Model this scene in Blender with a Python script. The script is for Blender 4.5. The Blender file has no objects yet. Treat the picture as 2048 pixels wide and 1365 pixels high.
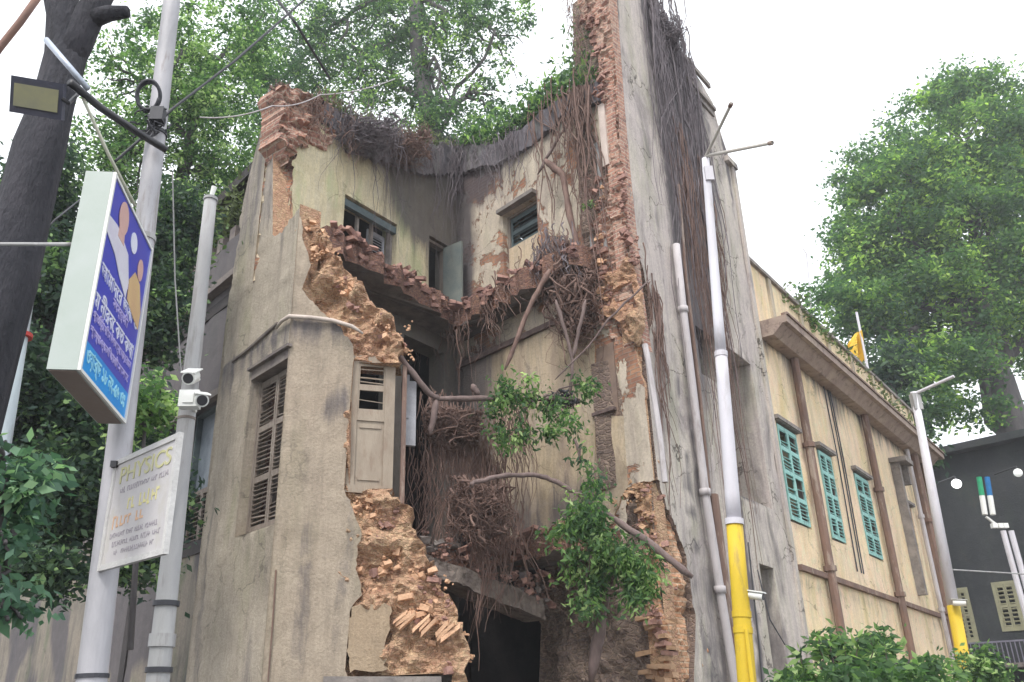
import bpy, math, random
import numpy as np
from mathutils import Vector, Matrix, noise, geometry
R = math.radians
random.seed(7); rng = np.random.default_rng(7)
S = bpy.context.scene; COL = S.collection

# ------------------------------------------------------------------ camera, sky, light
F, CX, CY, PITCH, EYE = 1739.0, 900.0, 682.5, R(23.6), 1.6
cd = bpy.data.cameras.new('camera'); cam = bpy.data.objects.new('camera', cd); COL.objects.link(cam)
cam.location = (0, 0, EYE); cam.rotation_euler = (R(90) + PITCH, 0, 0)
cd.sensor_width = 36; cd.lens = 36 * F / 2048; cd.shift_x = (1024 - CX) / 2048
cd.clip_start = .05; cd.clip_end = 2000
S.camera = cam
SUN_EL, SUN_ROT = R(58), R(150)
wd = bpy.data.worlds.new("World"); S.world = wd; wd.use_nodes = True
nt = wd.node_tree; nt.nodes.clear()
sky = nt.nodes.new('ShaderNodeTexSky'); sky.sky_type = 'NISHITA'; sky.sun_disc = False
sky.sun_elevation = SUN_EL; sky.sun_rotation = SUN_ROT; sky.dust_density = 6; sky.air_density = 1.5
bg = nt.nodes.new('ShaderNodeBackground'); bg.inputs[1].default_value = .12
wo = nt.nodes.new('ShaderNodeOutputWorld')
# overcast: the cloud deck whitens the sky
cl = nt.nodes.new('ShaderNodeMix'); cl.data_type = 'RGBA'; cl.inputs[0].default_value = .9
cl.inputs[7].default_value = (8.6, 8.9, 9.3, 1)
nt.links.new(sky.outputs[0], cl.inputs[6]); nt.links.new(cl.outputs[2], bg.inputs[0]); nt.links.new(bg.outputs[0], wo.inputs[0])
sl = bpy.data.lights.new('sun', 'SUN'); sl.energy = 1.5; sl.angle = R(12); sl.color = (1, .96, .9)
sun = bpy.data.objects.new('sun', sl); COL.objects.link(sun)
sdir = Vector((-.28, -.62, .95)).normalized()       # towards the sun: behind the camera, a little left, high
sun.rotation_euler = sdir.to_track_quat('Z', 'Y').to_euler()
sky.sun_elevation = math.asin(sdir.z); sky.sun_rotation = math.atan2(sdir.x, sdir.y)
S.view_settings.view_transform = 'Standard'; S.view_settings.look = 'None'
S.view_settings.exposure = 0.9; S.view_settings.gamma = 1

# ------------------------------------------------------------------ geometry of the street, measured off the photograph
cp, sp = math.cos(PITCH), math.sin(PITCH)
def ray(px, py):
    u, v = (px - CX) / F, (CY - py) / F
    return Vector((u, cp - v * sp, sp + v * cp))
def at(px, py, Y):
    d = ray(px, py); return Vector((0, 0, EYE)) + d * (Y / d.y)
class Plane:
    def __init__(s, O, d, n):
        s.O = Vector((O[0], O[1], 0)); s.d = Vector((d[0], d[1], 0)).normalized()
        s.n = Vector((-s.d.y, s.d.x, 0))
        if s.n.dot(Vector((n[0], n[1], 0))) < 0: s.n = -s.n
    def pos(s, a, z, off=0): 
        v = s.O + s.d * a + s.n * off; return Vector((v.x, v.y, z))
    def hit(s, px, py, off=0):
        D = ray(px, py); C = Vector((0, 0, EYE)); o = s.O + s.n * off
        t = (o - C).dot(s.n) / D.dot(s.n); P = C + D * t
        return ((P - s.O).dot(s.d), P.z)
    def p(s, px, py, off=0):
        a, z = s.hit(px, py, off); return s.pos(a, z, off)
def sst(a, b, x): x = min(1, max(0, (x - a) / (b - a))); return x * x * (3 - 2 * x)
dR = (.641, .767); dL = (-.6225, .7826)
P1 = (-2.62, 13.0); B = (.17, 17.93); RR = (3.34, 13.94)
WL = Plane(P1, dL, (-1, -1))            # left street face
WF = Plane(P1, (1, .0), (0, -1))        # blunt front face of the corner
IL = Plane(B, (-dR[0], -dR[1]), (1, -1))   # inner left wall, from back corner towards us
IR = Plane(B, (-dL[0], -dL[1]), (-1, -1))  # inner right wall
WR = Plane(RR, dR, (1, -1))             # right street face of tall block
def far(pl, off): return Plane((pl.O + pl.n * off)[:2], pl.d[:2], pl.n[:2])

# ------------------------------------------------------------------ materials
def M(name): 
    m = bpy.data.materials.new(name); m.use_nodes = True
    return m, m.node_tree, m.node_tree.nodes['Principled BSDF']
def N(t, kind, **kw):
    n = t.nodes.new(kind)
    for k, v in kw.items():
        if k.startswith('i_'): n.inputs[k[2:].replace('_', ' ')].default_value = v
        else: setattr(n, k, v)
    return n
def ramp(t, src, a, b, c0=(0, 0, 0, 1), c1=(1, 1, 1, 1)):
    r = t.nodes.new('ShaderNodeValToRGB'); r.color_ramp.elements[0].position = a; r.color_ramp.elements[1].position = b
    r.color_ramp.elements[0].color = c0; r.color_ramp.elements[1].color = c1
    t.links.new(src, r.inputs[0]); return r.outputs[0]
def mix(t, f, a, b, mode='MIX'):
    m = t.nodes.new('ShaderNodeMix'); m.data_type = 'RGBA'; m.blend_type = mode
    for s, v in ((0, f), (6, a), (7, b)):
        if isinstance(v, (int, float)): m.inputs[s].default_value = v
        elif isinstance(v, tuple): m.inputs[s].default_value = (*v[:3], 1)
        else: t.links.new(v, m.inputs[s])
    return m.outputs[2]
def mul(t, a, b):
    m = t.nodes.new('ShaderNodeMath'); m.operation = 'MULTIPLY'
    for s, v in ((0, a), (1, b)):
        if isinstance(v, (int, float)): m.inputs[s].default_value = v
        else: t.links.new(v, m.inputs[s])
    return m.outputs[0]
def coord(t, sc=(1, 1, 1), off=(0, 0, 0)):
    tc = t.nodes.new('ShaderNodeTexCoord'); mp = t.nodes.new('ShaderNodeMapping')
    mp.inputs['Scale'].default_value = sc; mp.inputs['Location'].default_value = off
    t.links.new(tc.outputs['Object'], mp.inputs[0]); return mp.outputs[0]
def noi(t, vec, scale, detail=6, rough=.6, dist=0):
    n = t.nodes.new('ShaderNodeTexNoise'); n.inputs['Scale'].default_value = scale; n.inputs['Detail'].default_value = detail
    n.inputs['Roughness'].default_value = rough; n.inputs['Distortion'].default_value = dist
    t.links.new(vec, n.inputs['Vector']); return n.outputs['Fac']
def bump(t, h, bs, dist=.03, st=1.0):
    b = t.nodes.new('ShaderNodeBump'); b.inputs['Distance'].default_value = dist; b.inputs['Strength'].default_value = st
    t.links.new(h, b.inputs['Height']); t.links.new(b.outputs[0], bs.inputs['Normal'])
def bricktex(t, c1, c2, mortar, w=.25, h=.085, ms=.012):
    uv = t.nodes.new('ShaderNodeTexCoord'); 
    wn = t.nodes.new('ShaderNodeTexNoise'); wn.inputs['Scale'].default_value = 3; t.links.new(uv.outputs['UV'], wn.inputs['Vector'])
    av = t.nodes.new('ShaderNodeVectorMath'); av.operation = 'MULTIPLY_ADD'; av.inputs[1].default_value = (.05, .05, 0)
    t.links.new(wn.outputs['Color'], av.inputs[0]); t.links.new(uv.outputs['UV'], av.inputs[2])
    b = t.nodes.new('ShaderNodeTexBrick'); b.inputs['Scale'].default_value = 1; b.inputs['Brick Width'].default_value = w
    b.inputs['Row Height'].default_value = h; b.inputs['Mortar Size'].default_value = ms; b.inputs['Mortar Smooth'].default_value = .4
    b.inputs['Color1'].default_value = (*c1, 1); b.inputs['Color2'].default_value = (*c2, 1); b.inputs['Mortar'].default_value = (*mortar, 1)
    b.inputs['Bias'].default_value = 0
    t.links.new(av.outputs[0], b.inputs['Vector']); return b
def stucco(name, base, alt, dark=(.10, .085, .075), green=(.16, .19, .10), brick=.0, streak=.5, grime=.5, greens=.3, seed=0, crack=.5, brickcol=((.34, .15, .09), (.45, .24, .14))):
    """old lime plaster: two tones, rain streaks, algae, hairline cracks and patches fallen to the brick"""
    m, t, bs = M(name); o = (seed * 13.7, seed * 5.1, seed * 3.3)
    c = coord(t, off=o); cs = coord(t, (3.2, 3.2, .28), o)
    n1 = noi(t, c, .55, 8, .62); n2 = noi(t, c, 3.1, 8, .68, .6); n3 = noi(t, cs, 1.5, 7, .65, .3); n4 = noi(t, c, 24, 4, .7)
    col = mix(t, ramp(t, n1, .38, .62), base, alt)
    col = mix(t, mul(t, ramp(t, n2, .45, .72), .55), col, tuple(x * .62 for x in base))
    col = mix(t, mul(t, ramp(t, n2, .56, .40), .35), col, tuple(min(.8, x * 1.35) for x in alt))
    col = mix(t, mul(t, ramp(t, n3, .50, .68), streak), col, dark)
    col = mix(t, mul(t, ramp(t, n3, .46, .34), streak * .5), col, tuple(min(.8, x * 1.4) for x in base))
    g = noi(t, coord(t, (1.6, 1.6, .5), (o[0] + 9, 2, 7)), .8, 7, .65, .4)
    col = mix(t, mul(t, ramp(t, g, .52, .68), grime), col, dark)
    g2 = noi(t, coord(t, (1.4, 1.4, .45), (o[0] + 31, 8, 1)), 1.1, 6, .6)
    col = mix(t, mul(t, ramp(t, g2, .52, .66), greens), col, green)
    col = mix(t, mul(t, ramp(t, n4, .42, .62), .28), col, tuple(x * .5 for x in base))
    # cracks
    vo = N(t, 'ShaderNodeTexVoronoi', feature='DISTANCE_TO_EDGE'); vo.inputs['Scale'].default_value = .75
    dv = t.nodes.new('ShaderNodeVectorMath'); dv.operation = 'MULTIPLY_ADD'; dv.inputs[1].default_value = (.9, .9, .9)
    nn = t.nodes.new('ShaderNodeTexNoise'); nn.inputs['Scale'].default_value = 2.2; nn.inputs['Detail'].default_value = 6
    t.links.new(c, nn.inputs['Vector']); t.links.new(nn.outputs['Color'], dv.inputs[0]); t.links.new(c, dv.inputs[2]); t.links.new(dv.outputs[0], vo.inputs['Vector'])
    ck = ramp(t, vo.outputs['Distance'], .004, .016, (1, 1, 1, 1), (0, 0, 0, 1)); ck = mul(t, ck, ramp(t, g2, .45, .6))
    ckf = mul(t, ck, crack); col = mix(t, ckf, col, (.05, .04, .035))
    h = mix(t, .5, n2, n4)
    sa = t.nodes.new('ShaderNodeAttribute'); sa.attribute_name = 'soot_shade'  # per-wall darkening: sooty stains, plus shade painted into the colour
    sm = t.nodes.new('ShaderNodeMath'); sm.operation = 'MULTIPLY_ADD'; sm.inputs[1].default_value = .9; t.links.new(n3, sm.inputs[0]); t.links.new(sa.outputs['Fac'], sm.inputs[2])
    soot_shade_fac = mul(t, ramp(t, sm.outputs[0], .62, 1.05), ramp(t, sa.outputs['Fac'], 0, .12))
    if brick > 0:
        bt = bricktex(t, *brickcol, (.30, .24, .19))
        bm = noi(t, coord(t, off=(o[0] + 3, 4, 5)), .9, 9, .68, .5)
        th = .74 - .34 * brick
        k = ramp(t, bm, th, th + .018)
        bc = mix(t, mul(t, ramp(t, n2, .4, .62), .7), bt.outputs['Color'], (.16, .09, .07))
        col = mix(t, k, col, bc)
        h = mix(t, k, h, mix(t, .6, bt.outputs['Fac'], n2)); 
        inv = ramp(t, bm, th, th + .03, (1, 1, 1, 1), (.0, 0, 0, 1)); h = mix(t, .5, h, inv)
    col = mix(t, mul(t, soot_shade_fac, .86), col, mix(t, n2, (.03, .028, .036), (.12, .108, .12)))
    t.links.new(col, bs.inputs['Base Color']); bs.inputs['Roughness'].default_value = .92
    bump(t, h, bs, .035, .9)
    return m
def rubble(name, a, b, dk, sc=9, clay=.5):
    m, t, bs = M(name); c = coord(t, (1, 1, 1.9)); c2 = coord(t)
    v = N(t, 'ShaderNodeTexVoronoi', feature='F1'); v.inputs['Scale'].default_value = sc
    v2 = N(t, 'ShaderNodeTexVoronoi', feature='DISTANCE_TO_EDGE'); v2.inputs['Scale'].default_value = sc
    nd = t.nodes.new('ShaderNodeTexNoise'); nd.inputs['Scale'].default_value = 6; nd.inputs['Detail'].default_value = 5
    dv = t.nodes.new('ShaderNodeVectorMath'); dv.operation = 'MULTIPLY_ADD'; dv.inputs[1].default_value = (.14,) * 3
    t.links.new(c, nd.inputs['Vector']); t.links.new(nd.outputs['Color'], dv.inputs[0]); t.links.new(c, dv.inputs[2])
    t.links.new(dv.outputs[0], v.inputs['Vector']); t.links.new(dv.outputs[0], v2.inputs['Vector'])
    n1 = noi(t, c2, 1.3, 8, .7); n2 = noi(t, c2, 11, 7, .75)
    col = mix(t, ramp(t, v.outputs['Color'], .2, .8), a, b)
    col = mix(t, mul(t, ramp(t, n1, .40, .66), clay), col, tuple(min(.8, x * 1.35) for x in a))
    col = mix(t, mul(t, ramp(t, v2.outputs['Distance'], .09, .01), .55), col, dk)
    col = mix(t, mul(t, ramp(t, n2, .50, .66), .7), col, dk)
    t.links.new(col, bs.inputs['Base Color']); bs.inputs['Roughness'].default_value = .95
    hh = mix(t, .55, ramp(t, v2.outputs['Distance'], 0, .12), n2); bump(t, hh, bs, .06, 1)
    return m
def brickwork(name, c1, c2, mortar, dk, over=.55):
    m, t, bs = M(name); bt = bricktex(t, c1, c2, mortar, .24, .085, .014); c = coord(t)
    n1 = noi(t, c, 1.6, 8, .7); n2 = noi(t, c, 9, 7, .75)
    col = mix(t, mul(t, ramp(t, n1, .48, .62), over), bt.outputs['Color'], mortar)
    col = mix(t, mul(t, ramp(t, n2, .50, .64), .75), col, dk)
    t.links.new(col, bs.inputs['Base Color']); bs.inputs['Roughness'].default_value = .95
    inv = ramp(t, bt.outputs['Fac'], 0, 1, (1, 1, 1, 1), (0, 0, 0, 1)); bump(t, mix(t, .5, inv, n2), bs, .05, 1)
    return m
def plain(name, a, b=None, sc=4, rough=.8, metal=0, bmp=.01, zs=1, spots=0, spotcol=(.1, .07, .05)):
    m, t, bs = M(name); b = b or tuple(x * .7 for x in a); c = coord(t, (1, 1, zs))
    n = noi(t, c, sc, 7, .65, .2); col = mix(t, ramp(t, n, .35, .65), a, b)
    if spots:
        n2 = noi(t, coord(t, (1, 1, zs * .6), (4, 5, 6)), sc * 1.7, 8, .7)
        col = mix(t, mul(t, ramp(t, n2, .54, .62), spots), col, spotcol)
    t.links.new(col, bs.inputs['Base Color']); bs.inputs['Roughness'].default_value = rough; bs.inputs['Metallic'].default_value = metal
    if bmp: bump(t, noi(t, c, sc * 6, 5, .6), bs, bmp, .7)
    return m
def leafmat(name, a, b, c3, trans=.45):
    m, t, bs = M(name)
    at_ = t.nodes.new('ShaderNodeAttribute'); at_.attribute_name = 'tint'
    col = mix(t, ramp(t, at_.outputs['Fac'], .15, .6), a, b); col = mix(t, ramp(t, at_.outputs['Fac'], .7, 1), col, c3)
    t.links.new(col, bs.inputs['Base Color']); bs.inputs['Roughness'].default_value = .65; bs.inputs['Specular IOR Level'].default_value = .3
    tr = t.nodes.new('ShaderNodeBsdfTranslucent'); t.links.new(mix(t, .5, col, (.25, .42, .06), 'SCREEN') if 0 else mix(t, 1.0, col, (1.3, 1.5, 1.0), 'MULTIPLY'), tr.inputs[0])
    ms = t.nodes.new('ShaderNodeMixShader'); ms.inputs[0].default_value = trans
    out = t.nodes['Material Output']; t.links.new(bs.outputs[0], ms.inputs[1]); t.links.new(tr.outputs[0], ms.inputs[2]); t.links.new(ms.outputs[0], out.inputs[0])
    return m
m_front = stucco('plaster_beige_grey', (.325, .265, .205), (.38, .32, .25), dark=(.12, .10, .08), green=(.22, .20, .13), streak=.5, grime=.55, greens=.3, seed=1, crack=.25)
m_left = stucco('plaster_left', (.33, .285, .23), (.39, .34, .275), dark=(.12, .10, .085), green=(.22, .22, .13), streak=.55, grime=.55, greens=.45, seed=2)
m_wing = stucco('plaster_wing_dark', (.17, .15, .125), (.27, .23, .185), dark=(.05, .05, .045), green=(.10, .13, .07), streak=.8, grime=.8, greens=.6, seed=3, brick=.1)
m_ylw = stucco('plaster_pale_yellow', (.58, .50, .31), (.60, .55, .42), dark=(.10, .09, .10), green=(.36, .44, .22), streak=.6, grime=.3, greens=.6, seed=4, brick=.12)
m_pink = stucco('plaster_cream_pink', (.52, .45, .38), (.56, .50, .38), dark=(.17, .13, .13), green=(.30, .30, .22), streak=.5, grime=.4, greens=.25, seed=5, brick=.62)
m_ochre = stucco('plaster_ochre', (.50, .40, .27), (.44, .37, .30), dark=(.18, .13, .13), green=(.32, .28, .18), streak=.75, grime=.6, greens=.2, seed=6, brick=.08)
m_white = stucco('plaster_pale_grey', (.42, .37, .35), (.52, .48, .40), dark=(.13, .115, .12), green=(.30, .30, .20), streak=.85, grime=.85, greens=.45, seed=7, crack=.9, brick=.05)
m_ywing = stucco('plaster_warm_yellow', (.80, .60, .44), (.80, .62, .37), dark=(.26, .17, .11), green=(.45, .40, .12), streak=.35, grime=.25, greens=.35, seed=8, crack=.5)
m_core = rubble('masonry_core_orange', (.72, .45, .28), (.58, .34, .21), (.26, .13, .09), 10, .9)
m_core2 = rubble('masonry_core_red', (.40, .23, .175), (.28, .15, .13), (.09, .05, .055), 9, .35)
m_bw = brickwork('brickwork_purple_red', (.46, .24, .17), (.34, .18, .14), (.50, .38, .30), (.08, .045, .05))
m_bw2 = brickwork('brickwork_orange', (.66, .36, .21), (.50, .26, .15), (.62, .46, .32), (.20, .10, .06))
m_stone = rubble('masonry_grey_brown', (.36, .27, .21), (.28, .20, .17), (.08, .06, .055), 7, .4)
m_floor = rubble('floor_debris', (.30, .15, .11), (.38, .22, .15), (.07, .045, .045), 10, .3)
m_conc = plain('concrete_old', (.27, .24, .22), (.15, .135, .13), 3, .9, 0, .02, 1, .5)
m_conc2 = plain('slab_dark', (.22, .19, .17), (.12, .10, .10), 3, .9, 0, .02)
m_maroon = plain('cornice_brown', (.27, .20, .175), (.38, .30, .24), 2.5, .85, 0, .02, 1, .5, (.09, .06, .05))
m_brickA = plain('loose_brick_red', (.40, .23, .18), (.28, .16, .14), 7, .9, 0, .02, 1, .5, (.13, .08, .07))
m_brickB = plain('loose_brick_orange', (.70, .44, .28), (.56, .34, .21), 7, .9, 0, .02, 1, .5, (.36, .19, .12))
m_shut = plain('shutter_grey_wood', (.26, .22, .19), (.17, .14, .12), 7, .8, 0, .01, .3, .4)
m_shutp = plain('shutter_beige_wood', (.33, .275, .215), (.25, .20, .155), 4, .75, 0, .01, .4, .35, (.2, .13, .09))
m_teal = plain('shutter_turquoise', (.22, .46, .43), (.30, .54, .50), 5, .7, 0, .006, .4, .6, (.14, .24, .22))
m_dkwood = plain('window_dark_teal', (.06, .09, .10), (.10, .13, .14), 5, .7)
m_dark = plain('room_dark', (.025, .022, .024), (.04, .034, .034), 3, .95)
m_pipe = plain('pipe_pale_grey', (.48, .45, .46), (.36, .33, .34), 3, .6, 0, .006, .3, .45, (.16, .12, .10))
m_rust = plain('pipe_rusty', (.20, .12, .09), (.13, .085, .07), 4, .8, 0, .01, .3, .6, (.36, .30, .25))
m_pole = plain('pole_galvanised', (.44, .43, .46), (.31, .31, .33), 3.5, .6, .1, .008, .25, .65, (.2, .17, .15))
m_pole2 = plain('pole_concrete', (.40, .40, .40), (.28, .28, .29), 2.5, .8, 0, .008, .25, .4, (.15, .13, .12))
m_polew = plain('pole_whitewashed', (.62, .61, .66), (.52, .50, .54), 2.5, .6, 0, .005, .3, .3, (.3, .26, .24))
m_poley = plain('pole_yellow_paint', (.66, .47, .02), (.52, .36, .02), 3, .65, 0, .008, .3, .6, (.24, .17, .06))
m_white2 = plain('white_plastic', (.75, .76, .74), (.66, .67, .64), 3, .4, 0, 0)
m_black = plain('black_plastic', (.02, .02, .025), (.035, .035, .04), 3, .4, 0, 0)
m_cable = plain('cable_black', (.025, .028, .035), (.04, .04, .05), 3, .6, 0, 0)
m_bark = plain('bark_dark', (.022, .023, .032), (.05, .048, .06), 6, .9, 0, .09, .3, .7, (.014, .014, .02))
m_bark2 = plain('bark_far', (.07, .065, .07), (.11, .10, .10), 3, .9, 0, .04, .3)
m_root = plain('root_brown', (.105, .06, .05), (.21, .135, .11), 9, .85, 0, .01, .3)
m_root2 = plain('root_grey', (.085, .07, .08), (.19, .165, .18), 9, .85, 0, .01, .3)
m_branch = plain('branch_bare', (.10, .07, .065), (.18, .13, .12), 7, .85, 0, .01, .4)
lf_dark = leafmat('leaves_dark', (.03, .058, .045), (.065, .115, .06), (.22, .34, .14), .35)
lf_mid = leafmat('leaves_mid', (.055, .10, .065), (.12, .21, .09), (.32, .46, .15), .48)
lf_br = leafmat('leaves_bright', (.06, .12, .055), (.16, .28, .09), (.50, .62, .30), .48)
lf_far = leafmat('leaves_far', (.06, .125, .06), (.15, .27, .08), (.42, .58, .14), .5)
lf_dull = leafmat('moss', (.07, .09, .05), (.13, .17, .07), (.22, .28, .10), .2)

# ------------------------------------------------------------------ mesh helpers
WLOC = {}
def tag(o, label=None, cat=None, group=None, kind=None):
    for k, v in (('label', label), ('category', cat), ('group', group), ('kind', kind)):
        if v: o[k] = v
    return o
def thing(name, loc, label, cat, group=None):
    o = bpy.data.objects.new(name, None); o.empty_display_size = .2; COL.objects.link(o); o.location = loc
    WLOC[o.name] = Vector(loc); return tag(o, label, cat, group)
class MB:
    def __init__(s): s.v = []; s.f = []; s.m = []; s.uv = {}
    def quad(s, a, b, c, d, m=0):
        i = len(s.v); s.v += [a, b, c, d]; s.f.append((i, i + 1, i + 2, i + 3)); s.m.append(m)
    def hexa(s, p, m=0):
        i = len(s.v); s.v += [Vector(q) for q in p]
        for f in ((0, 3, 2, 1), (4, 5, 6, 7), (0, 1, 5, 4), (1, 2, 6, 5), (2, 3, 7, 6), (3, 0, 4, 7)):
            s.f.append(tuple(i + k for k in f)); s.m.append(m)
        return s
    def box(s, c, ax, ay, az, m=0):
        c, ax, ay, az = map(Vector, (c, ax, ay, az))
        return s.hexa([c - ax - ay - az, c + ax - ay - az, c + ax + ay - az, c - ax + ay - az, c - ax - ay + az, c + ax - ay + az, c + ax + ay + az, c - ax + ay + az], m)
    def slab(s, pl, s0, s1, z0, z1, o0, o1, m=0):
        """box on a wall plane: s range, z range, offset range"""
        return s.hexa([pl.pos(s0, z0, o0), pl.pos(s1, z0, o0), pl.pos(s1, z0, o1), pl.pos(s0, z0, o1), pl.pos(s0, z1, o0), pl.pos(s1, z1, o0), pl.pos(s1, z1, o1), pl.pos(s0, z1, o1)], m)
    def tube(s, pts, rad, n=8, m=0, cap=True):
        pts = [Vector(p) for p in pts]; L = len(pts)
        if not hasattr(rad, '__len__'): rad = [rad] * L
        up = Vector((0.13, .31, .94)); base = len(s.v); prev = None
        for i, p in enumerate(pts):
            t = (pts[min(i + 1, L - 1)] - pts[max(i - 1, 0)])
            if t.length < 1e-9: t = Vector((0, 0, 1))
            t.normalize()
            if prev is None:
                a = t.cross(up); 
                if a.length < .05: a = t.cross(Vector((1, 0, 0)))
            else: a = prev - t * prev.dot(t)
            a.normalize(); prev = a; b = t.cross(a)
            for k in range(n):
                q = 2 * math.pi * k / n; s.v.append(p + (a * math.cos(q) + b * math.sin(q)) * rad[i])
        for i in range(L - 1):
            for k in range(n):
                k2 = (k + 1) % n; s.f.append((base + i * n + k, base + i * n + k2, base + (i + 1) * n + k2, base + (i + 1) * n + k)); s.m.append(m)
        if cap:
            s.f.append(tuple(base + k for k in range(n - 1, -1, -1))); s.m.append(m)
            s.f.append(tuple(base + (L - 1) * n + k for k in range(n))); s.m.append(m)
        return s
    def brick(s, c, d, m=0, sz=(.11, .055, .038), jit=.35):
        d = Vector(d).normalized(); q = Matrix.Rotation(random.uniform(-jit, jit), 3, 'Z') @ Matrix.Rotation(random.uniform(-jit, jit) * .7, 3, 'X') @ Matrix.Rotation(random.uniform(-jit, jit) * .7, 3, 'Y')
        e = d.cross(Vector((0, 0, 1))).normalized(); k = random.uniform(.65, 1.15)
        ax, ay, az = q @ (d * sz[0] * k), q @ (e * sz[1]), q @ (Vector((0, 0, 1)) * sz[2])
        i0 = len(s.v); s.box(c, ax, ay, az, m)
        for i in range(i0, len(s.v)): s.v[i] = s.v[i] + Vector([random.uniform(-.012, .012) for _ in range(3)])
        return s
    def chunk(s, c, r, m=0):
        c = Vector(c); q = Matrix.Rotation(random.uniform(0, 6), 3, 'Z') @ Matrix.Rotation(random.uniform(-.8, .8), 3, 'X'); i0 = len(s.v)
        s.box(c, q @ Vector((r * random.uniform(.7, 1.4), 0, 0)), q @ Vector((0, r * random.uniform(.6, 1), 0)), q @ Vector((0, 0, r * random.uniform(.5, .9))), m)
        for i in range(i0, len(s.v)): s.v[i] = s.v[i] + Vector([random.uniform(-.33, .33) * r for _ in range(3)])
    def build(s, name, mats, parent=None, base=None, smooth=False):
        off = WLOC[parent.name] if parent else Vector(base if base is not None else (0, 0, 0))
        me = bpy.data.meshes.new(name); me.from_pydata([tuple(v - off) for v in s.v], [], s.f)
        for q in (mats if isinstance(mats, (list, tuple)) else [mats]): me.materials.append(q)
        me.polygons.foreach_set('material_index', s.m)
        if smooth: me.polygons.foreach_set('use_smooth', [True] * len(s.f))
        o = bpy.data.objects.new(name, me); COL.objects.link(o)
        if parent: o.parent = parent
        else: o.location = off
        WLOC[o.name] = off; return o
def inpoly(x, y, P):
    r = False; j = len(P) - 1
    for i in range(len(P)):
        if (P[i][1] > y) != (P[j][1] > y) and x < (P[j][0] - P[i][0]) * (y - P[i][1]) / (P[j][1] - P[i][1]) + P[i][0]: r = not r
        j = i
    return r
def resolve(pl, lst, off=0):
    out = []
    for q in lst:
        rag = len(q) > 2 and q[-1] == 'r'
        if q[0] == 's': out.append((q[1], q[2], rag))
        else: out.append((*pl.hit(q[0], q[1], off), rag))
    return out
def outline(P, rag, seed):
    """walks a (s, z, ragged) outline; ragged edges are broken up brick by brick"""
    out = []; L = len(P)
    for i in range(L):
        a, b = P[i], P[(i + 1) % L]; out.append((a[0], a[1]))
        if a[2]:
            d = math.hypot(b[0] - a[0], b[1] - a[1]); n = int(d / .07)
            for k in range(1, n):
                f = k / n; x, z = a[0] + (b[0] - a[0]) * f, a[1] + (b[1] - a[1]) * f
                z2 = round(z / .08) * .08 if rag > .03 else z
                x += noise.noise(Vector((x * 3 + seed, z * 3, seed))) * rag * 1.6 + random.uniform(-rag, rag) * .6
                z = z2 + noise.noise(Vector((x * 2.2, z * 2.2 + seed, 4))) * rag * 1.2 + random.uniform(-rag, rag) * .35
                out.append((x, z))
    return out
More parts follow.
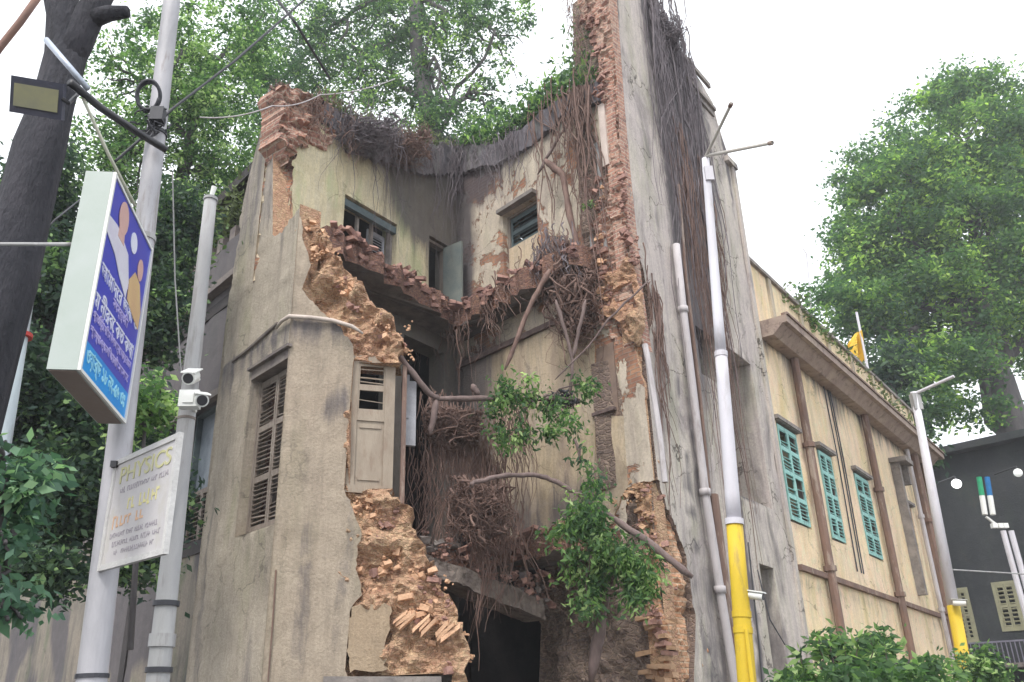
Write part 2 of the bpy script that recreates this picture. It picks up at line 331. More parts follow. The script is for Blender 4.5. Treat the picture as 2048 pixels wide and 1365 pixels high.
def wall(name, pl, pts, parent, front, side=None, thick=.35, off=0, holes=(), rough=.012, step=.22, rag=.05, seed=1, soot_shade=None, course=0):
    P = outline(resolve(pl, pts, off), rag, seed)
    H = []
    for h in holes: H.append([(a, b) for a, b, _ in resolve(pl, h, off)])
    V = list(P); E = [(i, (i + 1) % len(P)) for i in range(len(P))]
    for h in H:
        b0 = len(V); V += h; E += [(b0 + i, b0 + (i + 1) % len(h)) for i in range(len(h))]
    x0, x1 = min(p[0] for p in P), max(p[0] for p in P); z0, z1 = min(p[1] for p in P), max(p[1] for p in P)
    nx, nz = int((x1 - x0) / step), int((z1 - z0) / step)
    for i in range(nx + 1):
        for k in range(nz + 1):
            x = x0 + (i + random.uniform(.2, .8)) * step; z = z0 + (k + random.uniform(.2, .8)) * step
            if inpoly(x, z, P) and not any(inpoly(x, z, h) for h in H): V.append((x, z))
    r = geometry.delaunay_2d_cdt([Vector(v) for v in V], E, [], 0, 1e-4)
    vs, fs = r[0], r[2]; keep = []
    for f in fs:
        cx = sum(vs[i][0] for i in f) / 3; cz = sum(vs[i][1] for i in f) / 3
        if inpoly(cx, cz, P) and not any(inpoly(cx, cz, h) for h in H): keep.append(tuple(f))
    mb = MB(); uvs = []
    def cz(a, z):
        if not course: return 0
        r_ = math.floor(z / .088); b_ = math.floor(a / .24 + .5 * (r_ % 2)); h_ = math.sin(r_ * 127.1 + b_ * 311.7 + seed) * 43758.5453; return course * ((h_ - math.floor(h_)) - .5) * (1.6 if (h_ * 7) % 1 > .8 else 1)
    def lump(a, z):
        if rough < .12: return 0
        pull = max(.16 * sst(.98, .82, a) * sst(8.6, 8.2, z), .13 * sst(1.55, 1.4, a) * sst(3.0, 2.8, z), .12 * sst(.45, .3, a))
        q = noise.voronoi(Vector((a * 6.5 + noise.noise(Vector((a * 3, z * 3, 1))) * .8, z * 9, seed)))[0]; return -pull + .085 * (q[1] - q[0]) * (1 - pull * 5) - .05 * max(0, noise.noise(Vector((a * 5, z * 5, 3))))
    def disp(a, z): return lump(a, z) + cz(a, z) + (rough * 1.2 * noise.noise(Vector((a * 2.3, z * 2.3, seed + 9))) if rough > .07 else 0) + rough * (noise.noise(Vector((a * 1.1, z * 1.1, seed))) + .9 * noise.noise(Vector((a * 4, z * 4.6, seed + 5))) + (.6 if step < .09 else 0) * noise.noise(Vector((a * 11, z * 13, seed))))
    n = len(vs)
    for v in vs: mb.v.append(pl.pos(v[0], v[1], off + disp(v[0], v[1])))
    for v in vs: mb.v.append(pl.pos(v[0], v[1], off - thick))
    flip = pl.d.cross(Vector((0, 0, 1))).dot(pl.n) < 0
    cnt = {}; hole_v = set()
    for h in H:
        for hv in h:
            for i, v in enumerate(vs):
                if abs(v[0] - hv[0]) < 1e-3 and abs(v[1] - hv[1]) < 1e-3: hole_v.add(i)
    for f in keep:
        a = [vs[i] for i in f]; ccw = (a[1][0] - a[0][0]) * (a[2][1] - a[0][1]) - (a[2][0] - a[0][0]) * (a[1][1] - a[0][1]) > 0
        if not ccw: f = f[::-1]
        g = f[::-1] if flip else f
        mb.f.append(g); mb.m.append(0); uvs += [(vs[i][0], vs[i][1]) for i in g]
        g2 = g[::-1]; mb.f.append(tuple(i + n for i in g2)); mb.m.append(0); uvs += [(vs[i][0], vs[i][1]) for i in g2]
        for k in range(3):
            e = (g[k], g[(k + 1) % 3]); cnt[e] = 1
    for (a, b) in cnt:
        if (b, a) not in cnt:
            i0 = len(mb.v); mb.v += [mb.v[b], mb.v[a], mb.v[a + n], mb.v[b + n]]; mb.f.append((i0, i0 + 1, i0 + 2, i0 + 3)); mb.m.append(0 if a in hole_v and b in hole_v else 1)
            uvs += [(vs[b][0], vs[b][1]), (vs[a][0], vs[a][1]), (vs[a][0] + thick, vs[a][1] + .01), (vs[b][0] + thick, vs[b][1] + .01)]
    o = mb.build(name, [front, side or front], parent)
    if step > .09: o.data.polygons.foreach_set('use_smooth', [max(f) < 2 * n for f in mb.f])
    if soot_shade:
        a = o.data.attributes.new('soot_shade', 'FLOAT', 'POINT'); v1 = [soot_shade(v[0], v[1]) for v in vs]; side_s = []
        for (p, q) in cnt:
            if (q, p) not in cnt: side_s += [v1[q], v1[p], v1[p], v1[q]]
        a.data.foreach_set('value', np.array(v1 + v1 + side_s, dtype=np.float32))
    uvl = o.data.uv_layers.new(name='UVMap'); uvl.data.foreach_set('uv', np.array(uvs, dtype=np.float32).ravel())
    return o, P
def rect(pl, px0, py0, px1, py1, off=0):
    """s,z rectangle on a wall through two picture corners"""
    a, b = pl.hit(px0, py0, off), pl.hit(px1, py1, off)
    return min(a[0], b[0]), min(a[1], b[1]), max(a[0], b[0]), max(a[1], b[1])
def rc(r): return [('s', r[0], r[1]), ('s', r[2], r[1]), ('s', r[2], r[3]), ('s', r[0], r[3])]
def scatter_bricks(mb, pl, path, n, off, d=None, spread=.06, sz=(.11, .055, .038), m=0, jit=.35):
    P = [pl.pos(*pl.hit(x, y, 0), 0) for x, y in path]
    for _ in range(n):
        i = random.randrange(len(P) - 1); f = random.random(); p = P[i].lerp(P[i + 1], f)
        p = p + pl.d * random.gauss(0, spread) + Vector((0, 0, random.gauss(0, spread))) + pl.n * random.uniform(*off)
        mm = random.choice(m) if isinstance(m, (list, tuple)) else m
        if random.random() < .5: continue
        if random.random() < .22: k = random.uniform(.5, .95); mb.brick(p, d or pl.d, mm, tuple(x * k for x in sz), jit)
        else: mb.chunk(p, random.choice((.02, .025, .03, .04, .06)), mm)
        for _ in range(5): mb.chunk(p + pl.d * random.gauss(0, .04) + Vector((0, 0, random.gauss(0, .05))) - pl.n * random.uniform(0, .03), random.uniform(.008, .022), mm)
def louvre(pl, s0, z0, s1, z1, off, mat, parent, name='shutter', leaves=2, panels=2, broken=0, tilt=.5, pitch=.065, sp=.014, label=None):
    """louvred shutter leaves: stiles, rails and angled slats"""
    out = []
    w = (s1 - s0) / leaves
    for k in range(leaves):
        mb = MB(); a, b = s0 + k * w + .008, s0 + (k + 1) * w - .008; st = .05
        mb.slab(pl, a, a + st, z0, z1, off - .02, off + .022); mb.slab(pl, b - st, b, z0, z1, off - .02, off + .022)
        zz = [z0 + (z1 - z0) * i / panels for i in range(panels + 1)]
        for i, z in enumerate(zz):
            h = .05; q = min(max(z, z0 + h), z1 - h); mb.slab(pl, a + st, b - st, q - h, q + h, off - .018, off + .02)
        for i in range(panels):
            z = zz[i] + .09
            while z < zz[i + 1] - .08:
                if random.random() >= broken:
                    r = random.uniform(-.01, .01) * (3 if broken else .4); c = pl.pos((a + b) / 2, z, off)
                    zt = Vector((0, 0, 1)); t = tilt + random.uniform(-.12, .12) * (2 if broken else 1)
                    ay = (pl.n * math.cos(t) - zt * math.sin(t)) * .026; az = (pl.n * math.sin(t) + zt * math.cos(t)) * sp * .5
                    mb.box(c, (pl.d + zt * r * 3) * ((b - a) / 2 - st - .002), ay, az)
                z += pitch
        o = mb.build(name, mat, parent); out.append(o)
        if label: o['label'] = label
    return out
def frame(pl, r, o0, o1, w=.06, sill=0, mb=None):
    mb = mb or MB(); s0, z0, s1, z1 = r
    mb.slab(pl, s0, s0 + w, z0, z1, o0, o1); mb.slab(pl, s1 - w, s1, z0, z1, o0, o1)
    mb.slab(pl, s0 + w, s1 - w, z1 - w, z1, o0, o1 - .003); mb.slab(pl, s0 + w, s1 - w, z0, z0 + w, o0, o1 - .003)
    if sill: mb.slab(pl, s0 - .06, s1 + .06, z0 - .07, z0 - .003, o0, o1 + sill)
    return mb
def text(s, size, org, right, up, mat, parent, name='lettering', width=None, depth=.004, label=None, bold=.0):
    c = bpy.data.curves.new('t', 'FONT'); c.body = s; c.size = size; c.align_x = 'CENTER'; c.align_y = 'CENTER'; c.extrude = depth / 2; c.offset = bold
    o = bpy.data.objects.new('t', c); me = bpy.data.meshes.new_from_object(o); bpy.data.objects.remove(o); bpy.data.curves.remove(c)
    if not me.vertices: return None
    right, up = Vector(right).normalized(), Vector(up).normalized(); nn = right.cross(up)
    co = np.empty(len(me.vertices) * 3, dtype=np.float32); me.vertices.foreach_get('co', co); co = co.reshape(-1, 3)
    w = co[:, 0].max() - co[:, 0].min(); co[:, 0] -= (co[:, 0].max() + co[:, 0].min()) / 2; co[:, 1] -= (co[:, 1].max() + co[:, 1].min()) / 2
    if width: co[:, 0] *= width / w
    off = WLOC[parent.name]; Mx = np.array([right, up, nn]); co = co @ Mx + np.array(Vector(org) - off)
    me.vertices.foreach_set('co', co.astype(np.float32).ravel()); me.update(); me.materials.clear(); me.materials.append(mat); me.name = name
    o = bpy.data.objects.new(name, me); COL.objects.link(o); o.parent = parent; WLOC[o.name] = off
    return o
def leaves(name, C, size, mat, parent=None, base=(0, 0, 0), aspect=.5, droop=.4, tint=None, fold=.15):
    """many small leaf-shaped faces at the points C"""
    n = len(C); C = np.asarray(C, dtype=np.float64)
    d = rng.normal(size=(n, 3)); d[:, 2] = d[:, 2] * .6 - droop; d /= np.linalg.norm(d, axis=1)[:, None]
    u = rng.normal(size=(n, 3)); u[:, 2] += 0.5; s = np.cross(d, u); s /= np.linalg.norm(s, axis=1)[:, None] + 1e-9
    nn = np.cross(s, d)
    L = (size * rng.uniform(.6, 1.3, n))[:, None]; Wd = L * aspect * .5
    v = np.empty((n, 4, 3)); v[:, 0] = C; v[:, 1] = C + d * L * .45 + s * Wd + nn * L * fold * .3; v[:, 2] = C + d * L; v[:, 3] = C + d * L * .45 - s * Wd + nn * L * fold * .3
    off = WLOC[parent.name] if parent else Vector(base)
    v = (v - np.array(off)).reshape(-1, 3)
    me = bpy.data.meshes.new(name); me.vertices.add(4 * n); me.vertices.foreach_set('co', v.astype(np.float32).ravel())
    me.loops.add(4 * n); me.loops.foreach_set('vertex_index', np.arange(4 * n, dtype=np.int32))
    me.polygons.add(n); me.polygons.foreach_set('loop_start', np.arange(0, 4 * n, 4, dtype=np.int32)); me.polygons.foreach_set('loop_total', np.full(n, 4, dtype=np.int32))
    a = me.attributes.new('tint', 'FLOAT', 'FACE'); tt = rng.uniform(0, 1, n) if tint is None else np.clip(tint + rng.normal(0, .22, n), 0, 1); a.data.foreach_set('value', tt.astype(np.float32))
    me.update(); me.validate(); me.materials.append(mat)
    o = bpy.data.objects.new(name, me); COL.objects.link(o)
    if parent: o.parent = parent
    else: o.location = off
    WLOC[o.name] = Vector(off); return o
def clumps(blobs, nclump, per, rad, flat=.7, shell=.55, gap=.0):
    """leaf points: clumps spread through ellipsoids (centre, radii, share)"""
    tot = sum(b[2] for b in blobs); pts = []; tn = []
    for c, r, w in blobs:
        k = max(1, int(nclump * w / tot))
        q = rng.normal(size=(k, 3)); q /= np.linalg.norm(q, axis=1)[:, None]; q *= (rng.uniform(shell ** 2, 1, k) ** .5)[:, None]
        cc = np.array(c) + q * np.array(r)
        fr = 1.1 / (rad * 2.6); kp = [noise.noise(Vector(p) * fr) > -.08 + gap for p in cc]; cc = cc[kp]; k = len(cc)
        if k == 0: continue
        m = np.maximum(3, (per * rng.uniform(.4, 1.6, k)).astype(int)); tc = rng.uniform(0, 1, k) ** 1.6 * .95
        rr = rad * rng.uniform(.5, 1.4, k)
        for i in range(k):
            g = rng.normal(size=(m[i], 3)) * rr[i] * .6; g[:, 2] *= flat; pts.append(cc[i] + g); tn.append(np.full(m[i], tc[i]))
    return np.concatenate(pts), np.concatenate(tn)
def limb(mb, a, b, r0, r1, wob=.1, n=8, k=8):
    a, b = Vector(a), Vector(b); L = (b - a).length; sd = random.uniform(0, 99); P = []
    for i in range(k + 1):
        f = i / k; w = math.sin(f * math.pi) * wob * L
        P.append(a.lerp(b, f) + Vector((noise.noise(Vector((f * 3, sd, 0))), noise.noise(Vector((f * 3, sd, 7))), noise.noise(Vector((f * 3, sd, 13))) * .6)) * w)
    mb.tube(P, [r0 + (r1 - r0) * i / k for i in range(k + 1)], n); return P
def px_ellip(px, py, rx, ry, Y, dep):
    c = at(px, py, Y); a = at(px + rx, py, Y); b = at(px, py - ry, Y)
    return (tuple(c), (abs(a.x - c.x), dep, abs(b.z - c.z)))

# ================================================================== SETTING
g = MB(); g.quad(Vector((-400, -200, 0)), Vector((400, -200, 0)), Vector((400, 600, 0)), Vector((-400, 600, 0)))
tag(g.build('ground', plain('ground_earth', (.16, .13, .10), (.10, .09, .07), .6)), kind='structure')
g = MB(); g.box((0, 3.5, -.046), (90, 0, 0), (0, 6.2, 0), (0, 0, .05))
tag(g.build('road', plain('asphalt', (.05, .05, .052), (.07, .07, .07), 3)), kind='structure')
g = MB(); g.box((0, 10.9, .03), (40, 0, 0), (0, 1.15, 0), (0, 0, .1)); 
tag(g.build('pavement', plain('paving', (.28, .26, .24), (.2, .19, .18), 3)), kind='structure')

hz = MB(); hz.box((0, 30, 23), (90, 0, 0), (0, 75, 0), (0, 0, 24)); hm = bpy.data.materials.new('haze_air'); hm.use_nodes = True
ht = hm.node_tree; ht.nodes.clear(); pv = ht.nodes.new('ShaderNodeVolumePrincipled'); pv.inputs['Density'].default_value = .0014; pv.inputs['Color'].default_value = (.93, .95, 1, 1); pv.inputs['Anisotropy'].default_value = .2
ho = ht.nodes.new('ShaderNodeOutputMaterial'); ht.links.new(pv.outputs[0], ho.inputs['Volume']); tag(hz.build('haze', hm), kind='stuff')
# ================================================================== RUINED CORNER BUILDING
ruin = thing('ruined_building', (P1[0], P1[1], 0), 'half collapsed beige and yellow corner building with torn open rooms and hanging roots', 'building')
FL1, FL2, TOP = 4.7, 9.8, 14.7
# --- front face: masonry core with a plaster skin over it
zc = lambda pl, x, y: pl.hit(x, y)
wall('masonry_core', WF, [('s', .6, 0), ('s', .6, 7.3), ('s', .03, 7.5), ('s', .03, 10.0, 'r'), (618, 440, 'r'), (655, 478, 'r'), (690, 540, 'r'), (735, 590, 'r'), (790, 650, 'r'), (806, 700, 'r'), (800, 730), (706, 725), (700, 985), (785, 975, 'r'), (822, 1035, 'r'), (850, 1110, 'r'), (892, 1185, 'r'), (926, 1245, 'r'), (940, 1300, 'r'), (935, 1365), ('s', 2.85, 0)],
     ruin, m_core, m_core, .5, -.10, rough=.15, step=.05, rag=.07, seed=3, holes=[[('s', .9, .0 + .01), ('s', 2.45, .01), (905, 1346), (718, 1356)]])
zl = WF.hit(582, 640)[1]
def tower_soot(a, z):
    k = noise.noise(Vector((a * 3.2 + 3, z * .25, 2))) * .5 + .5; l = noise.noise(Vector((a * 9, z * .4, 6))) * .5 + .5
    u = sst(zl - 2.1 * k, zl - .05, z) * (z < zl + .03) * .62 * (l + .25) + sst(10.2 - 3 * k, 10.6, z) * .35
    st = .42 * sst(1.0, .2, math.hypot((a - .85) / .55, (z - 6.2 - .5 * (a - .85)) / .45))
    return max(u, st, .5 * sst(3.2, .2, z) * k, .35 * sst(.62, .8, k))
wf, _ = wall('front_wall', WF, [('s', 0, 0), ('s', 0, 9.85, 'r'), (604, 470, 'r'), (622, 530, 'r'), (604, 578, 'r'), (640, 622, 'r'), (682, 655, 'r'), (706, 690, 'r'), (706, 725), (688, 978, 'r'), (700, 1000, 'r'), (722, 1060, 'r'), (712, 1120, 'r'), (724, 1190, 'r'), (700, 1222), (690, 1340, 'r'), (700, 1365, 'r'), ('s', .9, 0)],
     ruin, m_front, m_core, .11, 0.02, soot_shade=tower_soot, rough=.03, step=.12, rag=.03, seed=4)
o, _ = wall('wall_patch', WF, [(704, 1214, 'r'), (782, 1214, 'r'), (776, 1338, 'r'), (700, 1346, 'r')], ruin, stucco('plaster_tan', (.33, .25, .17), (.38, .29, .20), seed=11, greens=0, grime=.2), m_core, .05, .02, rough=.01)
mb = MB(); a = WF.hit(700, 1352); mb.slab(WF, .86, 2.5, a[1] - .13, a[1] - .01, -.45, .05); mb.build('door_lintel', m_conc, ruin)
# --- left street face
wl_edge = (WL.hit(432, 830)[0] + WL.hit(402, 1100)[0]) / 2
win1 = rect(WL, 505, 742, 577, 1052)
win1 = (WL.hit(577, 800)[0], WL.hit(510, 1062)[1], WL.hit(505, 800)[0], WL.hit(505, 742)[1])
win1 = (WL.hit(563, 900)[0], win1[1], WL.hit(488, 900)[0], win1[3])
wall('side_wall', WL, [('s', 0, 0), ('s', 0, 9.9, 'r'), (562, 466, 'r'), (545, 470), ('s', 1.52, 13.0, 'r'), ('s', 1.95, 12.9), ('s', wl_edge - .1, 11.0, 'r'), ('s', wl_edge, 9.0), ('s', wl_edge, 0)],
     ruin, m_left, m_core, .42, 0, soot_shade=lambda a, z: tower_soot(-a, z), holes=[rc(win1)], rough=.03, step=.12, rag=.04, seed=6)
mb = MB(); s0, z0, s1, z1 = win1
frame(WL, win1, -.30, -.17, .06, 0, mb)
wn = mb.build('window', m_shut, ruin)
mb = MB(); mb.slab(WL, s0 + .002, s1 - .002, z1 - .17, z1 - .003, -.28, .0); mb.slab(WL, s0 - .05, s1 + .05, z1 + .0, z1 + .05, -.02, .07); mb.build('lintel', m_conc2, wn)
louvre(WL, s0 + .06, z0 + .06, s1 - .06, z1 - .2, -.2, m_shut, wn, panels=3, broken=.12, pitch=.075)
# ledge running round the tower above the windows, curved over the front
zl = WF.hit(582, 640)[1]; mb = MB()
pts = [WL.pos(.42, zl - .02, .05), WL.pos(.2, zl + .03, .07), Vector((P1[0] - .02, P1[1] - .09, zl + .02)), WF.pos(.35, zl - .01, .10), WF.pos(.7, zl - .06, .10), WF.pos(1.02, zl - .16, .09), WF.pos(1.2, zl - .28, .07)]
mb.tube(pts, [.02, .032, .038, .038, .036, .034, .02], 8); mb.build('curved_ledge', plain('ledge_pale', (.55, .47, .42), (.42, .36, .32), 5), ruin, smooth=True)
mb = MB(); mb.tube([WL.pos(.45, zl + .1, .02), WL.pos(.9, zl + .02, .03), WL.pos(1.4, zl - .03, .02), WL.pos(2.1, zl - .08, .03)], [.025, .04, .035, .03], 6); mb.build('string_course', m_conc2, ruin)
# cable down the front and vertical scar
mb = MB(); mb.tube([WF.p(552, 1140, .05), WF.p(545, 1250, .05), WF.p(533, 1400, .05)], .012, 6); mb.build('conduit', m_rust, ruin)
# --- upper broken end of left wall (brick) and inner left wall
Lq = IL.hit(590, 300)[0]
winL = rect(IL, 682, 384, 794, 460); winL = (IL.hit(794, 470)[0], IL.hit(700, 532)[1] + .05, IL.hit(686, 450)[0], IL.hit(682, 384)[1])
dorL = (IL.hit(905, 560)[0] + .1, FL2 + .05, IL.hit(858, 560)[0], IL.hit(858, 470)[1])
wall('inner_left_wall', IL, [('s', .0, 0), ('s', .0, 14.9, 'r'), (840, 290, 'r'), (760, 268, 'r'), (700, 238, 'r'), (655, 212, 'r'), (600, 195, 'r'), ('s', Lq, 12.9, 'r'), ('s', Lq, 9.2), ('s', Lq - .1, 7.5, 'r'), ('s', Lq - .1, 0)],
     ruin, m_ylw, m_core2, .45, 0, soot_shade=lambda a, z: max(sst(3.6, 1.0, a) * sst(10.6, 12.4, z), sst(1.4, .3, a) * .75, sst(12.2, 13.3, z) * sst(4.8, 3.6, a), .95 * sst(9.9, 9.2, z) + .3 * sst(9.3, 9.0, z)), holes=[rc(winL), rc(dorL), rc((.45, 4.8, 1.75, 9.0)), rc((2.0, 4.8, 3.5, 8.9)), rc((1.2, .5, 4.0, 3.9))], rough=.03, step=.2, rag=.06, seed=9)  # back corner, roof edge and lower storey: cavity shade painted in with stains
wall('brick_crown', IL, [('s', 4.3, 12.2, 'r'), (700, 245, 'r'), (655, 205, 'r'), (600, 185, 'r'), (560, 170, 'r'), ('s', Lq + .45, 11.9, 'r'), ('s', Lq + .2, 11.4, 'r'), ('s', Lq - .1, 12.0, 'r')], ruin, m_bw, m_bw, .6, .07, rough=.09, step=.05, rag=.08, seed=10, course=.13)
EL = Plane((-3.61, 14.2), (.58, -.10), (0, -1))
wall('broken_wall_end', EL, [('s', -.02, 9.0), ('s', -.02, 12.95, 'r'), ('s', .55, 12.8), ('s', .62, 9.3, 'r')], ruin, stucco('plaster_end_brick', (.52, .44, .32), (.45, .36, .27), seed=21, brick=.75, grime=.2), m_core2, .4, -.02, rough=.05, step=.06, rag=.04, seed=12, course=.05)
mb = MB(); s0, z0, s1, z1 = winL; frame(IL, winL, -.28, -.14, .06, 0, mb)
for f in (.35, .62): mb.slab(IL, s0 + (s1 - s0) * f, s0 + (s1 - s0) * f + .05, z0 + .06, z1 - .06, -.25, -.17)
wn = mb.build('window', m_conc, ruin)
mb = MB(); mb.slab(IL, s0 + .003, s1 - .003, z1 - .22, z1 - .062, -.13, -.03); mb.build('lintel', m_dkwood, wn)
louvre(IL, s0 + .07, z0 + .07, s0 + .6, z1 - .25, -.32, plain('shutter_pale_grey', (.36, .37, .40), (.25, .26, .29), 5), wn, leaves=1, panels=2)
mb = MB(); frame(IL, dorL, -.25, -.1, .07, 0, mb); dn = mb.build('doorway', m_shut, ruin)
mb = MB(); mb.slab(IL, dorL[0] + .07, dorL[0] + .13, dorL[1], dorL[3] - .05, -.09, .45); mb.build('door_leaf', plain('door_greenish', (.14, .17, .17), (.2, .22, .2), 4), dn)
# --- inner right wall
winR = (IR.hit(1006, 450)[0], IR.hit(1010, 600)[1], IR.hit(1074, 450)[0], IR.hit(1006, 432)[1])
dorR = (IR.hit(1172, 350)[0], IR.hit(1180, 520)[1], IR.hit(1203, 350)[0], IR.hit(1176, 298)[1])
er = IR.hit(1245, 300)[0]
wall('inner_right_wall', IR, [(905, 940, 'r'), ('s', 0, 9.0), ('s', 0, 14.9, 'r'), (990, 288, 'r'), (1060, 250, 'r'), (1110, 200, 'r'), (1190, 160, 'r'), (1200, 215), (1200, 330, 'r'), (1205, 560, 'r'), (1245, 680, 'r'), ('s', er - .14, IR.hit(1283, 690)[1]), ('s', er - .14, IR.hit(1300, 965)[1], 'r'), (1260, 980, 'r'), (1255, 1090, 'r'), (1090, 1140, 'r'), (1030, 1080, 'r'), (950, 1000, 'r')],
     ruin, m_pink, m_core2, .5, 0, soot_shade=lambda a, z: max(sst(2.6, .4, a) * sst(12.0, 13.4, z), sst(.9, .1, a) * sst(9, 11, z), sst(12.7, 13.8, z) * .9, .7 * sst(2.2, .6, a) * sst(9.6, 8.6, z)), holes=[rc(winR), rc(dorR)], rough=.04, step=.16, rag=.05, seed=14)  # shade under the roof and in the corner painted in, mixed with stains
# lower storey part of the same wall keeps an ochre plaster coat, proud of the masonry
wall('ochre_plaster', IR, [(925, 735, 'r'), (1000, 690, 'r'), (1100, 640, 'r'), (1180, 640, 'r'), (1190, 700), (1192, 1040, 'r'), (1080, 1120, 'r'), (1010, 1040, 'r'), (940, 960, 'r')], ruin, m_ochre, m_core, .05, .06, soot_shade=lambda a, z: max(.6 * sst(2.0, .8, a), .5 * sst(6.2, 5.0, z), .5 * sst(8.2, 9.4, z)), rough=.03, step=.16, rag=.03, seed=15)
wall('ochre_pier', IR, [(1236, 700), (1268, 690, 'r'), (1290, 800), (1306, 960, 'r'), (1255, 975), (1248, 830)], ruin, m_pink, m_core, .05, .06, rough=.02, seed=16)
ni = rect(IR, 1192, 700, 1240, 830)
wall('niche_plaster', IR, [(1190, 832), (1250, 832), (1256, 975, 'r'), (1200, 1090, 'r'), (1190, 1040)], ruin, m_ochre, m_core, .05, .05, seed=17)
mb = MB(); mb.slab(IR, ni[0], ni[2], ni[1], ni[3], .002, .03); mb.build('niche_back', plain('niche_brown', (.17, .12, .10), (.24, .17, .13), 3), ruin)
mb = MB(); q = IR.hit(1192, 832); q2 = IR.hit(1236, 826); mb.slab(IR, q[0], q2[0], q[1] - .04, q[1] + .02, .03, .12); mb.build('niche_shelf', m_branch, ruin)
wall('lower_right_masonry', IR, [(1075, 1150, 'r'), (1250, 1080, 'r'), (1262, 975, 'r'), ('s', er - .09, 5.2), ('s', er - .09, 0), ('s', 2.2, 0), (1080, 1365), (1085, 1250, 'r')], ruin, m_stone, m_core, .3, -.02, rough=.10, step=.08, rag=.05, seed=18)
zm = IR.hit(1000, 700)[1]; mb = MB(); mb.slab(IR, .1, 3.6, zm - .06, zm + .05, .0, .13); mb.build('string_course', m_branch, ruin)
mb = MB(); s0, z0, s1, z1 = winR; frame(IR, winR, -.3, -.14, .06, 0, mb); zm = IR.hit(1010, 497)[1]
wn = mb.build('window', m_shut, ruin)
mb = MB(); mb.slab(IR, s0 + .06, s1 - .06, z0 + .06, zm, -.26, -.1); mb.build('blocked_panel', m_ochre, wn)
louvre(IR, s0 + .06, zm + .02, s1 - .06, z1 - .07, -.2, m_dkwood, wn, leaves=1, panels=2, pitch=.1)
mb = MB(); mb.slab(IR, s0 - .05, s1 + .05, z1 + .01, z1 + .10, -.05, .16); mb.build('window_hood', m_conc, wn)
mb = MB(); frame(IR, dorR, -.22, .03, .07, 0, mb); mb.build('doorway', plain('door_frame_pale', (.45, .46, .47), (.34, .34, .34), 4), ruin)
mb = MB(); q = IR.hit(1200, 215); q2 = IR.hit(1222, 330); mb.slab(IR, q[0], q2[0], q2[1], q[1], .0, .07); mb.build('pilaster', plain('pilaster_pinkish', (.62, .53, .48), (.5, .42, .38), 4), ruin)
# sloped red cut brick end of the right wall
wall('broken_brick_end', IR, [(1158, 12, 'r'), (1185, 80, 'r'), (1205, 150, 'r'), (1218, 210), (1224, 335, 'r'), (1205, 350, 'r'), (1192, 450, 'r'), (1208, 560, 'r'), (1195, 640, 'r'), (1240, 690, 'r'), (1290, 700, 'r'), (1286, 690), (1268, 560), (1252, 400), (1246, 340), (1234, 200), (1218, -40), (1150, -60)],
     ruin, m_bw, m_bw, .22, .02, rough=.07, step=.05, rag=.05, seed=19, course=.09)
wall('fresh_break', IR, [(1205, 560, 'r'), (1256, 515, 'r'), (1276, 580, 'r'), (1284, 650, 'r'), (1272, 690, 'r'), (1235, 640, 'r'), (1205, 630, 'r')], ruin, m_core, m_core, .1, .13, rough=.10, step=.05, rag=.03, seed=20, holes=[[(1218, 590), (1256, 560), (1275, 615), (1240, 625)]])
mb = MB()
scatter_bricks(mb, IR, [(1205, 360), (1200, 450), (1212, 540), (1225, 640)], 90, (.02, .2), spread=.08, m=[0, 0, 1])
scatter_bricks(mb, IR, [(1250, 350), (1255, 440), (1275, 540)], 50, (.0, .14), spread=.06, m=0)
scatter_bricks(mb, IR, [(1175, 20), (1200, 120), (1220, 210)], 60, (.02, .18), spread=.10, m=0)
tag(mb.build('broken_bricks', [m_brickA, m_brickB], ruin), kind='stuff')
mb = MB()
for k in range(26):   # bricks still in courses low on the right
    y = 1235 + k * 9
    for j in range(3):
        x = 1296 + j * 32 + (k % 2) * 13
        if x < 1345 and random.random() < .72: k = random.uniform(.7, 1.25); mb.brick(IR.p(x + random.uniform(-8, 8), y + random.uniform(-2, 2), random.uniform(.0, .12)), IR.d, random.choice([0, 1, 1]), (.11 * k, .07, .034), .2)
scatter_bricks(mb, IR, [(1262, 985), (1290, 990), (1310, 1060), (1325, 1150)], 90, (.0, .2), spread=.10, m=[0, 1, 1])
scatter_bricks(mb, IR, [(1290, 1000), (1310, 1200), (1300, 1240)], 60, (.0, .15), spread=.15, m=[0, 0, 1])
tag(mb.build('coursed_bricks', [m_brickA, plain('loose_brick_tan', (.52, .33, .20), (.40, .25, .16), 6, .9, 0, .02)], ruin), kind='stuff')
# rubble bricks on the front breaks
mb = MB()
scatter_bricks(mb, WF, [(604, 440), (650, 510), (700, 580), (760, 640), (790, 690)], 150, (-.35, -.03), spread=.10, m=[0, 1, 1, 1], jit=.7)
scatter_bricks(mb, WF, [(720, 1000), (770, 1060), (780, 1150), (860, 1220), (920, 1310)], 200, (-.22, -.04), spread=.16, m=[0, 1, 1, 1], jit=.6)
scatter_bricks(mb, WF, [(770, 990), (815, 1080), (865, 1180), (895, 1260), (905, 1350)], 70, (-.4, -.05), spread=.05, m=[0, 0, 1], jit=.6)
for k in range(9): mb.brick(WF.p(800 + k * 14 - (k % 3) * 6, 1235 + k * 4, .03), Vector((.75, 0, .65)), 1, (.15, .05, .03), .15)
tag(mb.build('front_rubble', [m_brickA, m_brickB], ruin), kind='stuff')
